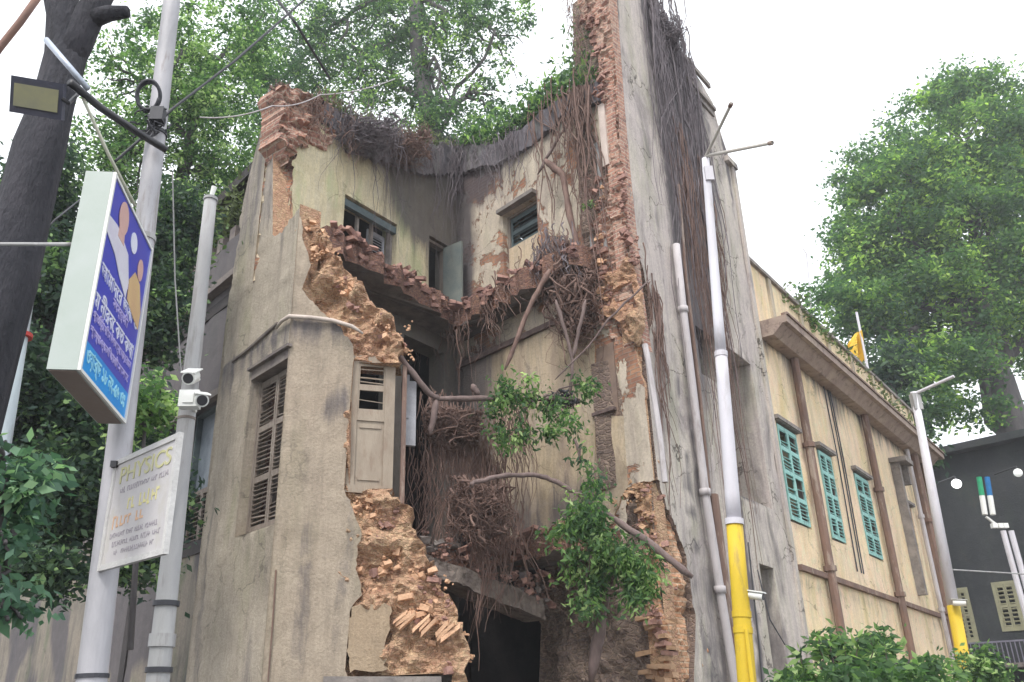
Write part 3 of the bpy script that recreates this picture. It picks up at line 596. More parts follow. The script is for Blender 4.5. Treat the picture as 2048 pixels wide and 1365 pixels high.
# door leaf hanging in the torn first floor opening
D = Plane(WF.pos(1.0, 0, -.10)[:2], (.97, .22), (0, -1)); r = (0.01, WF.hit(700, 982)[1], .74, WF.hit(706, 722)[1] + .12)
mb = MB(); s0, z0, s1, z1 = r; zm = z0 + (z1 - z0) * .56
mb.slab(D, s0, s0 + .13, z0, z1, -.02, .04); mb.slab(D, s1 - .16, s1, z0, z1, -.02, .04)
for z in (z0, zm - .1, z1 - .1): mb.slab(D, s0 + .13, s1 - .16, z, z + .12, -.018, .035)
mb.slab(D, s0 + .13, s1 - .16, z0 + .12, zm - .1, -.012, .012); mb.slab(D, s0 + .18, s1 - .21, z0 + .2, z0 + .25, .012, .03); mb.slab(D, s0 + .18, s1 - .21, zm - .22, zm - .17, .012, .03)
dl = mb.build('door_leaf', m_shutp, ruin)
louvre(D, s0 + .10, zm + .0, s1 - .13, z1 - .06, .0, m_shutp, dl, name='louvres', leaves=1, panels=2, broken=.25, pitch=.075)
mb = MB(); mb.slab(D, -.03, .0, z0 - .02, z1 + .08, -.05, .05); mb.slab(D, .86, .93, z0 - .15, z1 - .1, -.02, .05); mb.build('door_post', m_rust, dl)
mb = MB(); mb.slab(D, .88, 1.12, z0 + .85, z1 - .3, -.2, -.12); mb.slab(D, .9, 1.0, z0 + 1.3, z1 - .2, -.12, -.1); mb.build('metal_cabinet', plain('cabinet_grey', (.33, .33, .36), (.25, .25, .27), 4, .6), ruin)
# broken plaster beam and floor remains
mb = MB(); a, b = at(852, 1128, 13.75), at(1092, 1222, 15.2); d = (b - a).normalized(); BP = Plane((a.x, a.y), (d.x, d.y), (0, -1))
m_beam = plain('beam_brown_grey', (.21, .175, .15), (.12, .095, .085), 4, .95, 0, .03, 1, .6, (.05, .04, .035))
wall('fallen_beam', BP, [(846, 1108, 'r'), (925, 1135, 'r'), (1010, 1168, 'r'), (1092, 1200, 'r'), (1096, 1240, 'r'), (1010, 1208, 'r'), (925, 1172, 'r'), (850, 1148)], ruin, m_beam, m_beam, .55, .12, rough=.05, step=.07, rag=.025, seed=78)
mb = MB(); scatter_bricks(mb, Plane((a.x, a.y), (d.x, d.y), (0, -1)), [(840, 1090), (930, 1120), (1020, 1150), (1100, 1190)], 200, (-.4, .15), spread=.16, m=[0, 0, 1], jit=.8)
tag(mb.build('floor_rubble', [m_brickA, m_conc2], ruin), kind='stuff')
def ledge(name, z, path, w, t, mat, mat2):
    """ragged stub of a floor left on the inner walls: plan outline extruded"""
    mb = MB(); n = len(path)
    top = []; inner = []
    for i, (x, y) in enumerate(path): top.append(Vector((x, y, z + random.uniform(-.03, .05))))
    i0 = len(mb.v); mb.v += top; mb.v += [Vector((p.x, p.y, z - t + random.uniform(-.06, .04))) for p in top]
    tri = geometry.tessellate_polygon([[Vector((p.x, p.y, 0)) for p in top]])
    for q in tri: mb.f.append(tuple(i0 + k for k in q)); mb.m.append(0); mb.f.append(tuple(i0 + n + k for k in q[::-1])); mb.m.append(1)
    for i in range(n): j = (i + 1) % n; mb.f.append((i0 + i, i0 + j, i0 + n + j, i0 + n + i)); mb.m.append(0)
    return mb.build(name, [mat, mat2], ruin)
def stub(wl, wr, steps=26, sd=3, L=4.9, RL=4.3):
    P = []; 
    for i in range(steps + 1): 
        a = L * (1 - i / steps); P.append(IL.pos(a, 0, (wl(a)) + random.uniform(-.12, .12))[:2])
    P = [p for p in P if True][:-3]
    c = IL.pos(.7, 0, .9); P.append(c[:2])
    for i in range(3, steps + 1): 
        a = RL * i / steps; P.append(IR.pos(a, 0, wr(a) + random.uniform(-.12, .12))[:2])
    P.append(IR.pos(RL, 0, -.02)[:2]); P.append(IR.pos(0, 0, -.02)[:2]); P.append(IL.pos(L, 0, -.02)[:2])
    return P
ledge('second_floor_stub', FL2, stub(lambda a: .55 + .1 * a, lambda a: .6), .6, .42, m_floor, m_conc2)
ledge('first_floor_stub', FL1 - .2, stub(lambda a: .9, lambda a: .8 + .05 * a), .6, .35, m_floor, m_conc2)
mb = MB()
for _ in range(260):
    if random.random() < .5: a = random.uniform(.3, 4.7); p = IL.pos(a, FL2 + random.uniform(-.35, .14), .55 + .1 * a + random.uniform(-.25, .06))
    else: a = random.uniform(.3, 4.2); p = IR.pos(a, FL2 + random.uniform(-.35, .16), .6 + random.uniform(-.25, .06))
    mb.brick(p, random.choice([IL.d, IR.d]), random.choice([0, 0, 1]), jit=.9)
for _ in range(160):
    a = random.uniform(.3, 4.2); p = IR.pos(a, FL1 - .25 + random.uniform(-.3, .15), .95 + random.uniform(-.4, .06)); mb.brick(p, IR.d, 0, jit=.9)
tag(mb.build('floor_edge_bricks', [m_brickA, m_core2], ruin), kind='stuff')
# roof slab stubs and the dark rooms behind the torn ones
mb = MB()
def prism(mb, P, z0, z1, m=0):
    n = len(P); i0 = len(mb.v); mb.v += [Vector((p[0], p[1], z0)) for p in P] + [Vector((p[0], p[1], z1)) for p in P]
    mb.f.append(tuple(i0 + k for k in range(n - 1, -1, -1))); mb.m.append(m); mb.f.append(tuple(i0 + n + k for k in range(n))); mb.m.append(m)
    for i in range(n): j = (i + 1) % n; mb.f.append((i0 + i, i0 + j, i0 + n + j, i0 + n + i)); mb.m.append(m)
Lp = WL.pos(2.0, 0, -.5); 
Bv, dRv, dLv = Vector((B[0], B[1])), Vector(dR), Vector(dL); dRv.normalize(); dLv.normalize()
def pq(a, b): v = Bv + dRv * a + dLv * b; return (v.x, v.y)   # a along the right street, b along the left street, from the back corner
rearL = [pq(-5.0, .5), pq(0, .5), pq(0, 5.5), pq(-5.0, 5.5)]
rearR = [pq(.55, -4.5), pq(.55, 0), pq(5.6, 0), pq(5.6, -4.5)]
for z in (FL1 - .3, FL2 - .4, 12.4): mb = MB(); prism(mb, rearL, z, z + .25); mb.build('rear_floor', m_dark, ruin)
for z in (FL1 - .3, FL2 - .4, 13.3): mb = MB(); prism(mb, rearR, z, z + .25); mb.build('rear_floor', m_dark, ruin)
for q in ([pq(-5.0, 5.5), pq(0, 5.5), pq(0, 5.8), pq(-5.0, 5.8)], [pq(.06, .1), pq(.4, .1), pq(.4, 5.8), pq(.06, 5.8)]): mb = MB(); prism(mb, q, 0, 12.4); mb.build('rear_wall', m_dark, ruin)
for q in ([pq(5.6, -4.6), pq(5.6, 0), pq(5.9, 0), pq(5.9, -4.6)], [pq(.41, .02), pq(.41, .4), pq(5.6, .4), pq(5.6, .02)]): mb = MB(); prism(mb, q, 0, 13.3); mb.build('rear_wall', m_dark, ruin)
m_soot_shade = stucco('plaster_soot_shade', (.085, .08, .085), (.15, .135, .135), dark=(.04, .04, .05), green=(.12, .15, .08), streak=.6, grime=.6, greens=.4, seed=31)
# sagging roof edge: parapet over the inner walls, its shadow band painted dark
m_soot_shade = stucco('plaster_soot_shade', (.11, .10, .12), (.17, .155, .17), dark=(.04, .04, .05), green=(.12, .15, .08), streak=.6, grime=.6, greens=.4, seed=31)
# sagging roof edge: parapet over the inner walls, its shadow band painted dark
def strip(name, pl, pts, h, o0, o1, mat):
    mb = MB(); P = [pl.hit(x, y) for x, y in pts]
    for i in range(len(P) - 1):
        a, b = P[i], P[i + 1]
        mb.hexa([pl.pos(a[0], a[1] - h, o0), pl.pos(b[0], b[1] - h, o0), pl.pos(b[0], b[1] - h, o1), pl.pos(a[0], a[1] - h, o1), pl.pos(a[0], a[1], o0), pl.pos(b[0], b[1], o0), pl.pos(b[0], b[1], o1), pl.pos(a[0], a[1], o1)])
    return mb.build(name, mat, ruin)
m_soot_shade = stucco('plaster_soot_shade', (.13, .12, .14), (.20, .18, .19), dark=(.04, .04, .05), green=(.12, .15, .08), streak=.6, grime=.6, greens=.4, seed=31)  # sooty plaster with the roof edge's shadow band put into its colour
wall('roof_parapet', IL, [(650, 200, 'r'), (700, 232, 'r'), (760, 262, 'r'), (840, 285, 'r'), (914, 292), (914, 345, 'r'), (850, 350, 'r'), (800, 330, 'r'), (740, 315, 'r'), (690, 275, 'r'), (650, 245)], ruin, m_soot_shade, m_soot_shade, .5, .12, rough=.06, step=.1, rag=.07, seed=76)
wall('roof_parapet', IR, [(914, 345), (914, 293, 'r'), (990, 284, 'r'), (1060, 246, 'r'), (1110, 200, 'r'), (1196, 160), (1196, 200, 'r'), (1120, 235, 'r'), (1060, 290, 'r'), (990, 330, 'r')], ruin, m_soot_shade, m_soot_shade, .5, .12, rough=.06, step=.1, rag=.07, seed=77)
# --- right street face of the tall block
s_far = WR.hit(1500, 560)[0]; zt = WR.hit(1370, 110)[1]
pan = (WR.hit(1449, 800)[0], WR.hit(1470, 985)[1], WR.hit(1520, 850)[0], WR.hit(1448, 690)[1])
ven = (WR.hit(1398, 700)[0], WR.hit(1400, 745)[1], WR.hit(1428, 700)[0], WR.hit(1398, 655)[1])
ldoor = (WR.hit(1532, 1240)[0], 0.3, WR.hit(1562, 1240)[0], WR.hit(1532, 1132)[1])
rk = [WR.hit(x, y) for x, y in ((1330, 20), (1362, 200), (1385, 400), (1398, 700), (1400, 1000))]
def wr_soot(a, z):
    z = max(rk[-1][1], min(rk[0][1], z)); c = rk[-1][0]
    for i in range(4):
        if rk[i + 1][1] <= z <= rk[i][1]: f = (z - rk[i + 1][1]) / (rk[i][1] - rk[i + 1][1]); c = rk[i + 1][0] + (rk[i][0] - rk[i + 1][0]) * f
    w = .35 + .85 * sst(4, 14, z); st = .6 * sst(.56, .8, noise.noise(Vector((a * 3.3, z * .16, 3))) * .5 + .5) + .3 * sst(.55, .8, noise.noise(Vector((a * 9, z * .3, 7))) * .5 + .5); return max(st, 0) + sst(w * 1.5, w * .5, abs(a - c)) * (.35 + .65 * sst(6, 11.5, z))
wall('tall_street_wall', WR, [('s', 0, 0), (1392, 1240, 'r'), (1372, 1110, 'r'), (1314, 960), (1290, 700, 'r'), (1304, 640, 'r'), (1300, 590, 'r'), (1274, 500, 'r'), (1260, 400, 'r'), (1243, 200, 'r'), (1230, -40, 'r'), ('s', 1.6, zt + 1.0, 'r'), ('s', 3.2, zt + .2, 'r'), (1370, 112), (1426, 205), ('s', s_far - .6, zt - 1.2), ('s', s_far, zt - 2.2), ('s', s_far, 0)],
     ruin, m_white, m_stone, 1.1, 0, soot_shade=wr_soot, holes=[rc(pan), rc(ven), rc(ldoor)], rough=.03, step=.2, rag=.035, seed=25)
mb = MB(); mb.slab(WR, pan[0] - .0, pan[2] + .0, pan[1], pan[3], -1.08, -.95)
mb.build('recessed_panel', stucco('plaster_panel', (.42, .37, .36), (.46, .41, .39), seed=33, grime=.15, greens=.1, streak=.2), ruin)
mb = MB(); frame(WR, ldoor, -.5, -.4, .07, 0, mb); dd = mb.build('doorway', m_shut, ruin)
mb = MB(); mb.slab(WR, ldoor[0] + .07, ldoor[2] - .07, ldoor[1] + .07, ldoor[3] - .07, -.5, -.46); mb.build('door_leaf', m_dkwood, dd)
wall('side_brickwork', WR, [('s', .03, 8.6), ('s', .03, 17.5), ('s', .9, 17.5), ('s', .9, 8.6)], ruin, m_bw, m_bw, .25, -.12, rough=.05, step=.07, seed=74, course=.06)
wall('side_brickwork', WR, [('s', .03, 0), ('s', .03, 8.58), ('s', 1.5, 8.58), ('s', 1.5, 0)], ruin, m_bw2, m_core, .25, -.12, rough=.08, step=.07, seed=75, course=.06)
# parapet mouldings near the top of the tall block
for z0, z1, o in ((zt - 1.15, zt - 1.0, .06), (zt - 1.0, zt - .9, .12), (zt - .25, zt - .12, .07)):
    mb = MB(); mb.slab(WR, 3.6, WR.hit(1426, 240)[0], z0, z1, 0, o); mb.build('parapet_moulding', m_conc, ruin)
mb = MB(); mb.slab(WR, s_far - .5, s_far + .1, zt - 2.25, zt - 2.1, -.4, .10); mb.slab(WR, s_far - .16, s_far + .02, 0, zt - 2.25, -.0, .06); mb.build('corner_pilaster', m_white, ruin)
# masonry stump on the very top
mb = MB(); c = WR.pos(2.35, 17.8, -.2)
for k in range(60): mb.brick(c + Vector((random.uniform(-.2, .2), random.uniform(-.2, .2), random.uniform(-.3, .35))), WR.d, 0, jit=.5)
mb.slab(WR, 2.15, 2.55, 17.0, 18.0, -.4, -.02); tag(mb.build('chimney_stump', m_brickA, ruin), kind='stuff')
# tall block flat roof and rear side
mb = MB(); mb.slab(WR, s_far - .4, s_far - .02, 0, zt - 2.3, -4.5, -.46); mb.build('end_wall', m_white, ruin)
# downpipes on the tall block
mb = MB(); P = [WR.p(1352, 490, .12), WR.p(1366, 620, .12), WR.p(1388, 800, .12), WR.p(1410, 985, .12), WR.p(1440, 1180, .12), WR.p(1470, 1365, .12)]; P.append(Vector((P[-1].x, P[-1].y, .2)))
mb.tube(P, .075, 10)
for i in (1, 3, 4): mb.tube([P[i] - Vector((0, 0, .06)), P[i] + Vector((0, 0, .06))], .10, 10)
mb.build('downpipe', m_pipe, ruin, smooth=True)
mb = MB(); P = [WR.p(1424, 990, .06), WR.p(1448, 1180, .06), WR.p(1478, 1365, .06)]; P.append(Vector((P[-1].x, P[-1].y, .2))); mb.tube(P, .11, 8); mb.build('downpipe', m_rust, ruin)
mb = MB(); P = [WR.p(1356, 370, .1), WR.p(1372, 560, .1), WR.p(1398, 780, .1), WR.p(1418, 985, .1)]; mb.tube(P, .04, 8); mb.build('downpipe', m_rust, ruin)
mb = MB(); P = [IR.p(1290, 690, .2), IR.p(1296, 720, .22), IR.p(1318, 860, .2), IR.p(1330, 965, .2)]; mb.tube(P, .05, 8); mb.build('downpipe', m_pipe, ruin)
# --- left rear wing of the ruin
WG = far(WL, -.38); zw = 11.0
win2 = (WG.hit(430, 950)[0], WG.hit(380, 1098)[1], WG.hit(384, 950)[0] , WG.hit(390, 824)[1])
win2 = (WG.hit(424, 900)[0] + .02, win2[1], WG.hit(372, 900)[0], win2[3])
wall('rear_wing_wall', WG, [('s', wl_edge - .04, 0), ('s', wl_edge - .04, zw, 'r'), ('s', 6, zw, 'r'), ('s', 12, zw - .5, 'r'), ('s', 26, zw - .6), ('s', 26, 0)], ruin, m_wing, m_core2, .4, 0, soot_shade=lambda a, z: max(.75 * sst(4.6, 6.5, z) * sst(2.0, 3.2, a), .8 * sst(.42, .62, noise.noise(Vector((a * .8, z * .45, 5))) * .5 + .5)), holes=[rc(win2), rc((5.5, win2[1], 6.5, win2[3])), rc((9, win2[1], 10, win2[3]))], rough=.03, step=.3, rag=.05, seed=40)  # upper part darkened with painted tree shade; the patches are stains
for i, w in enumerate((win2, (5.5, win2[1], 6.5, win2[3]), (9, win2[1], 10, win2[3]))):
    mb = MB(); frame(WG, w, -.3, -.15, .06, 0, mb); wn = mb.build('window', m_dkwood, ruin)
    zm = w[1] + (w[3] - w[1]) * .42
    louvre(WG, w[0] + .06, w[1] + .06, w[2] - .06, zm, -.2, m_shut, wn, panels=1, pitch=.09)
    mb = MB(); mb.slab(WG, w[0] + .06, w[2] - .06, zm, w[3] - .06, -.3, -.27); mb.build('pane', plain('glass_dusty', (.18, .21, .24), (.10, .12, .15), 2, .3), wn)
mb = MB(); mb.slab(WG, 2.1, 26, zw - 1.15, zw - 1.0, 0, .2); mb.slab(WG, 2.1, 26, 7.35, 7.5, 0, .14); mb.build('string_course', m_conc2, ruin)
mb = MB(); a = 2.4
while a < 14: mb.slab(WG, a, a + .28, zw, zw + .35, -.3, 0); a += .62
mb.build('parapet_blocks', m_conc2, ruin)
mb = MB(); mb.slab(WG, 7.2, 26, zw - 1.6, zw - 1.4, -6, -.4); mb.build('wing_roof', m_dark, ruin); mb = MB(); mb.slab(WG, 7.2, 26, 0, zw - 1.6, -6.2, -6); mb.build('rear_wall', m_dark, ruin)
tag(ruin, None)

# ================================================================== YELLOW WING (separate lower building)
ywing = thing('yellow_building', tuple(WR.pos(s_far, 0)), 'lower yellow plastered building with turquoise louvred shutters and maroon eaves behind the ruin', 'building')
YW = far(WR, -.05); S0 = s_far + .02; S1 = YW.hit(1862, 1000)[0]
zc_ = YW.hit(1520, 660)[1] - .1; zstr = YW.hit(1600, 1137)[1]; zpar = WR.hit(1500, 525)[1]
shs = []
for (xl, yl, xr, yb) in ((1548, 832, 1590, 1050), (1632, 890, 1662, 1085), (1706, 945, 1738, 1162), (1800, 1010, 1826, 1130)):
    a = YW.hit(xl, yl)[0]; b = YW.hit(xr, yl + 30)[0]; shs.append((a, YW.hit((xl + xr) / 2 + 30, yb)[1] if len(shs) != 2 else 5.75, max(b, a + .8), YW.hit(xl, yl)[1]))
zb = sum(s[1] for s in shs[:2]) / 2; zt2 = sum(s[3] for s in shs) / 4
shs = [(a, zb, min(b, a + 1.35), zt2) for a, _, b, _ in shs]
def yw_soot(a, z):
    k = noise.noise(Vector((a * 1.1, z * .15, 8))) * .5 + .5; return max(.55 * sst(zc_ - .2 - 2.6 * k * k, zc_ + .1, z), .5 * sst(2.6 * k + .8, .3, z), .45 * sst(S1 - 5, S1, a) * k * 1.6, .4 * sst(.30, .05, abs(z - zstr + .3)) * k)
wall('wall', YW, [('s', S0, 0), ('s', S0, zc_ + .3), ('s', S1, zc_ + .3), ('s', S1, 0)], ywing, m_ywing, m_ywing, .4, 0, soot_shade=yw_soot, holes=[rc(s) for s in shs], rough=.03, step=.22, seed=50)
# roof terrace parapet in panels
mb = MB(); mb.slab(YW, S0, S1, zc_ + .32, zpar, -.25, .02); 
pa = mb.build('parapet', m_ywing, ywing)
mb = MB(); mb.slab(YW, S0, S1 + .05, zpar, zpar + .1, -.3, .1); mb.build('coping', m_conc, pa)
a = S0 + 1.2; m_pp = stucco('plaster_parapet', (.45, .38, .28), (.40, .34, .27), seed=55, greens=.6, streak=.8)
while a < S1: mb = MB(); mb.slab(YW, a, a + .22, zc_ + .32, zpar - .003, .02, .08); mb.build('parapet_pier', m_pp, pa); a += 2.2
# deep maroon eave
mb = MB(); mb.slab(YW, S0 + .25, S1 + .3, zc_ + .12, zc_ + .30, -.3, .66); mb.hexa([YW.pos(S0 + .25, zc_ - .12, .0), YW.pos(S1, zc_ - .12, .0), YW.pos(S1, zc_ - .12, .3), YW.pos(S0 + .25, zc_ - .12, .3), YW.pos(S0 + .25, zc_ + .117, .0), YW.pos(S1, zc_ + .117, .0), YW.pos(S1, zc_ + .117, .55), YW.pos(S0 + .25, zc_ + .117, .55)])
mb.build('eave', m_maroon, ywing)
mb = MB(); mb.slab(YW, S0 + .25, S1 + .3, zc_ + .30, zc_ + .36, .55, .70); mb.build('eave_edge', m_rust, ywing)
mb = MB(); mb.slab(YW, S0 + .3, S1, zstr - .06, zstr + .06, .0, .1); mb.build('string_course', m_rust, ywing)
for i, w in enumerate(shs):
    mb = MB(); frame(YW, w, -.22, -.05, .06, 0, mb); wn = mb.build('window', m_shut, ywing)
    mb = MB(); mb.slab(YW, w[0] - .12, w[2] + .12, w[3] + .02, w[3] + .11, -.05, .13); mb.slab(YW, w[0] - .06, w[2] + .06, w[3] - .002 + .0, w[3] + .018, -.2, .1); mb.build('window_hood', m_conc, wn)
    if i < 3: louvre(YW, w[0] + .05, w[1] + .05, w[2] - .05, w[3] - .05, .0, m_teal, wn, panels=4, pitch=.085, sp=.02, broken=.10)
    else:
        mb = MB(); mb.slab(YW, w[0] + .06, w[2] - .06, w[1] + .06, w[3] - .06, -.2, -.15); mb.build('blocked_panel', plain('panel_grey', (.24, .23, .26), (.18, .17, .2), 3), wn)
def ypipe(x0, y0, x1, y1, r, mat=m_rust, off=.14):
    a = YW.hit(x0, y0, off)[0]; b = YW.hit(x1, y1, off)[0]; a = (a + b) / 2
    mb = MB(); z0 = .1; P = [YW.pos(a + .0, zc_ - .1, off), YW.pos(a, 7, off), YW.pos(a, 5, off), YW.pos(a + .02, z0, off)]
    mb.tube(P, r, 8); [mb.tube([YW.pos(a, z, off), YW.pos(a, z + .12, off)], r * 1.4, 8) for z in (2.4, 4.7, 7.6)]; mb.build('drain_pipe', mat, ywing)
ypipe(1610, 850, 1672, 1200, .10); ypipe(1760, 970, 1812, 1270, .10); ypipe(1850, 990, 1905, 1290, .13); ypipe(1868, 990, 1922, 1290, .11, m_root); ypipe(1840, 1000, 1893, 1290, .07, m_pipe)
for x, y, y2 in ((1655, 830, 1250), (1664, 840, 1120), (1716, 1100, 1300)):
    q = YW.hit(x, y); mb = MB(); mb.tube([YW.pos(q[0], zc_, .03), YW.pos(q[0] + .1, 8, .03), YW.pos(q[0] + .0, 5, .03)], .018, 5); mb.build('cable', m_cable, ywing)
mb = MB(); q = YW.hit(1790, 985)[0]; mb.slab(YW, q, q + .9, 9.0, 9.15, 0, .5); mb.slab(YW, q + .1, q + .3, 5.0, 9.0, 0, .25); mb.slab(YW, q + .7, q + .85, 8.4, 9.0, 0, .35); mb.build('canopy', m_conc, ywing)
mb = MB(); mb.slab(YW, S0, S1, zc_ + .3 - .5, zc_ + .1, -7, -.41); mb.slab(YW, S1 - .3, S1 - .02, 0, zc_ - .3, -7, -.41); mb.slab(YW, S0, S1, 0, zc_ - .3, -7.3, -7.01); mb.build('roof', m_conc2, ywing)

# ================================================================== BACKGROUND BUILDING far right
q0 = at(1868, 1100, 37.5); BG = Plane((q0.x, q0.y), (-dL[0], -dL[1]), (-1, -1))
bgb = thing('street_end_building', (q0.x, q0.y, 0), 'dark sooty building at the street end with pale yellow louvred windows and a balcony rail', 'building')  # not soot: the dark is unlit shade put into the plaster colour
m_bg = stucco('plaster_bg_shade', (.02, .023, .026), (.045, .048, .05), dark=(.02, .022, .028), green=(.05, .07, .05), seed=60, grime=.6)  # near-black base: the building's unlit shade is put into the plaster
zb_ = BG.hit(1900, 912)[1]
bw = [(BG.hit(1903, 1200)[0], BG.hit(1900, 1290)[1], BG.hit(1940, 1200)[0], BG.hit(1903, 1178)[1]), (BG.hit(1990, 1200)[0], BG.hit(1990, 1265)[1], BG.hit(2040, 1200)[0], BG.hit(1990, 1165)[1])]
bw.append((bw[1][2] + .9, bw[1][1], bw[1][2] + 2.2, bw[1][3]))
wall('wall', BG, [('s', -4, 0), ('s', -4, zb_), ('s', 12, zb_), ('s', 12, 0)], bgb, m_bg, m_bg, .4, 0, holes=[rc(w) for w in bw], step=.6, seed=61)
m_shy = plain('shutter_dull_yellow', (.27, .26, .16), (.21, .20, .13), 3, .7)
for w in bw:
    mb = MB(); frame(BG, w, -.1, .03, .12, 0, mb); wn = mb.build('window', m_shy, bgb); mb = MB(); mb.slab(BG, w[0], w[2], w[1], w[3], -.36, -.2); mb.build('backing', m_bg, wn); louvre(BG, w[0] + .12, w[1] + .1, w[2] - .12, w[3] - .1, .0, m_shy, wn, panels=2, pitch=.16, sp=.05)
zr = bw[0][1] - .1
mb = MB(); mb.slab(BG, -3, 11, zr - .9, zr - .75, 0, 1.1); mb.build('balcony_slab', m_conc2, bgb)
mb = MB(); mb.slab(BG, -3, 11, zr + .0, zr + .06, 1.02, 1.08); a = -3
while a < 11: mb.slab(BG, a, a + .03, zr - .75, zr, 1.03, 1.07); a += .16
mb.build('balcony_rail', plain('iron_lavender', (.20, .19, .24), (.14, .13, .17), 4), bgb)
mb = MB(); mb.slab(BG, -4, 12, zb_, zb_ + .3, -8, .6); mb.build('roof', m_bg, bgb)

# ================================================================== POLES, SIGNS, LAMPS
def pole(name, a, b, r0, r1, mat, label, cat, bands=(), extra=None):
    a, b = Vector(a), Vector(b); t = thing(name, (a.x, a.y, 0), label, cat)
    mb = MB(); mb.tube([a.lerp(b, i / 10) for i in range(11)], [r0 + (r1 - r0) * i / 10 for i in range(11)], 20); mb.build('shaft', mat, t, smooth=True)
    for f, h, r, m in bands:
        mb = MB(); c = a.lerp(b, f); u = (b - a).normalized() * h; mb.tube([c - u, c + u], r, 20); mb.build('band', m, t, smooth=False)
    mb = MB(); mb.tube([b, b + Vector((0, 0, .03))], r1 * 1.15, 16); mb.build('cap', mat, t)
    return t
# pole carrying the blue lightbox
a1, b1 = at(183, 1365, 5.6), at(345, -10, 5.6); dlt = (b1 - a1) / (b1.z - a1.z); base1 = a1 - dlt * a1.z; top1 = b1 + dlt * .6
pole1 = pole('street_pole', base1, top1, .098, .066, m_pole, 'tall grey metal pole that carries the blue lightbox sign', 'pole',
    [(.235, .012, .099, m_cable), (.62, .02, .088, m_pole2), (.74, .015, .085, m_cable)])
a2, b2 = at(315, 1365, 7.4), at(421, 402, 7.4); dlt = (b2 - a2) / (b2.z - a2.z); base2 = a2 - dlt * a2.z
pole2 = pole('street_pole', base2, b2, .105, .062, m_pole2, 'shorter grey concrete pole with two white cameras beside the ruined tower', 'pole',
    [(.345, .05, .107, m_pole2), (.39, .02, .108, m_cable), (.31, .02, .108, m_cable), (.64, .012, .082, m_conc2)])
mb = MB(); mb.tube([b2 + Vector((.0, 0, .03)), b2 + Vector((.02, 0, .16))], [.02, .03], 8); mb.build('finial', m_white2, pole2)
a0, b0 = at(8, 860, 7.6), at(98, 345, 7.6); dlt = (b0 - a0) / (b0.z - a0.z)
pole0 = pole('street_pole', a0 - dlt * a0.z, b0 + dlt * .2, .13, .045, plain('pole_pale_blue', (.50, .57, .60), (.40, .46, .50), 3, .6, 0, .004, .3, .4, (.2, .2, .2)), 'pale bluish tapering pole with a red band, leftmost behind the dark trunk', 'pole',
    [((a0 + (b0 - a0) * .285).z / b0.z, .02, .108, plain('red_band', (.5, .05, .04))), ((a0 + (b0 - a0) * .51).z / b0.z, .012, .095, m_cable), ((a0 + (b0 - a0) * .66).z / b0.z, .012, .088, m_cable)])
# blue lightbox sign
A = at(158, 740, 4.45); Bp = at(250, 848, 5.4); zbt = (A.z + Bp.z) / 2; ztp = 4.67
dd_ = Vector((Bp.x - A.x, Bp.y - A.y, 0)); wS = dd_.length; dd_.normalize(); nS = Vector((dd_.y, -dd_.x, 0)).normalized()   # faces right
LB = Plane((A.x, A.y), dd_[:2], nS[:2])
lb = thing('lightbox_sign', (A.x, A.y, zbt), 'blue and cyan lightbox sign with white lettering and two figures, bracketed to the pole', 'sign')
m_lbs = plain('lightbox_side', (.42, .47, .45), (.36, .42, .38), 2, .5, 0, 0)
mb = MB(); mb.slab(LB, 0, wS, zbt, ztp, -.175, -.012); mb.build('housing', m_lbs, lb)
mb = MB(); mb.slab(LB, .012, wS - .012, zbt - .006, zbt - .001, -.165, -.02); mb.build('base_panel', plain('lightbox_bottom', (.26, .21, .18), (.22, .17, .15), 2), lb)
m_blue = plain('poster_blue', (.035, .055, .46), (.06, .065, .42), 2.5, .35, 0, 0); m_cyan = plain('poster_cyan', (.01, .30, .72), (.01, .22, .62), 2, .35, 0, 0)
mb = MB(); mb.slab(LB, .02, wS - .02, zbt + .20, ztp - .02, -.012, -.004); mb.build('poster', m_blue, lb)
mb = MB(); mb.slab(LB, .02, wS - .02, zbt + .02, zbt + .1995, -.012, -.004); mb.build('cyan_strip', m_cyan, lb)
mb = MB(); frame(LB, (0, zbt, wS, ztp), -.011, .008, .02, 0, mb); mb.build('trim', m_white2, lb)
m_txt = plain('poster_white', (.70, .72, .85), (.62, .64, .80), 4, .4, 0, 0); m_txl = plain('poster_lilac', (.50, .45, .80), (.42, .38, .72), 4, .4, 0, 0); m_txc = plain('poster_pale_cyan', (.35, .72, .85), (.3, .65, .8), 4, .4, 0, 0)
def ltext(s, sc, zc, size, w, mat, b=.002): text(s, size, LB.pos(sc * wS, zc, -.002), dd_, (0, 0, 1), mat, lb, width=w * wS, bold=b)
H_ = ztp - zbt
ltext('জন্ম শতবর্ষ', .62, zbt + .60 * H_, .09, .42, m_txl)
ltext('আমাদের ভাষা ও', .50, zbt + .52 * H_, .13, .86, m_txt)
ltext('সংস্কৃতির', .55, zbt + .455 * H_, .08, .36, m_txl)
ltext('ম নীরবে কত কথা', .50, zbt + .375 * H_, .14, .88, m_txt)
ltext('প্রতিষ্ঠা দিবস উপলক্ষে আয়োজন', .50, zbt + .29 * H_, .07, .86, m_txl)
ltext('শ্রদ্ধাঞ্জলি জানাই সকলকে', .50, zbt + .215 * H_, .07, .86, m_txl)
ltext('ওয়ার্ড ১৮ নং-৫৬ ওঃ', .50, zbt + .085 * H_, .13, .84, m_txc)
def flat_shape(pts, mat, name, off=.0, label=None):
    P = [LB.pos(x * wS, zbt + z * H_, off) for x, z in pts]; mb = MB(); n = len(P); mb.v += P + [p - LB.n * .004 for p in P]
    mb.f.append(tuple(range(n))); mb.f.append(tuple(range(2 * n - 1, n - 1, -1)))
    for i in range(n): j = (i + 1) % n; mb.f.append((i, i + n, j + n, j))
    mb.m = [0] * len(mb.f); return mb.build(name, mat, lb)
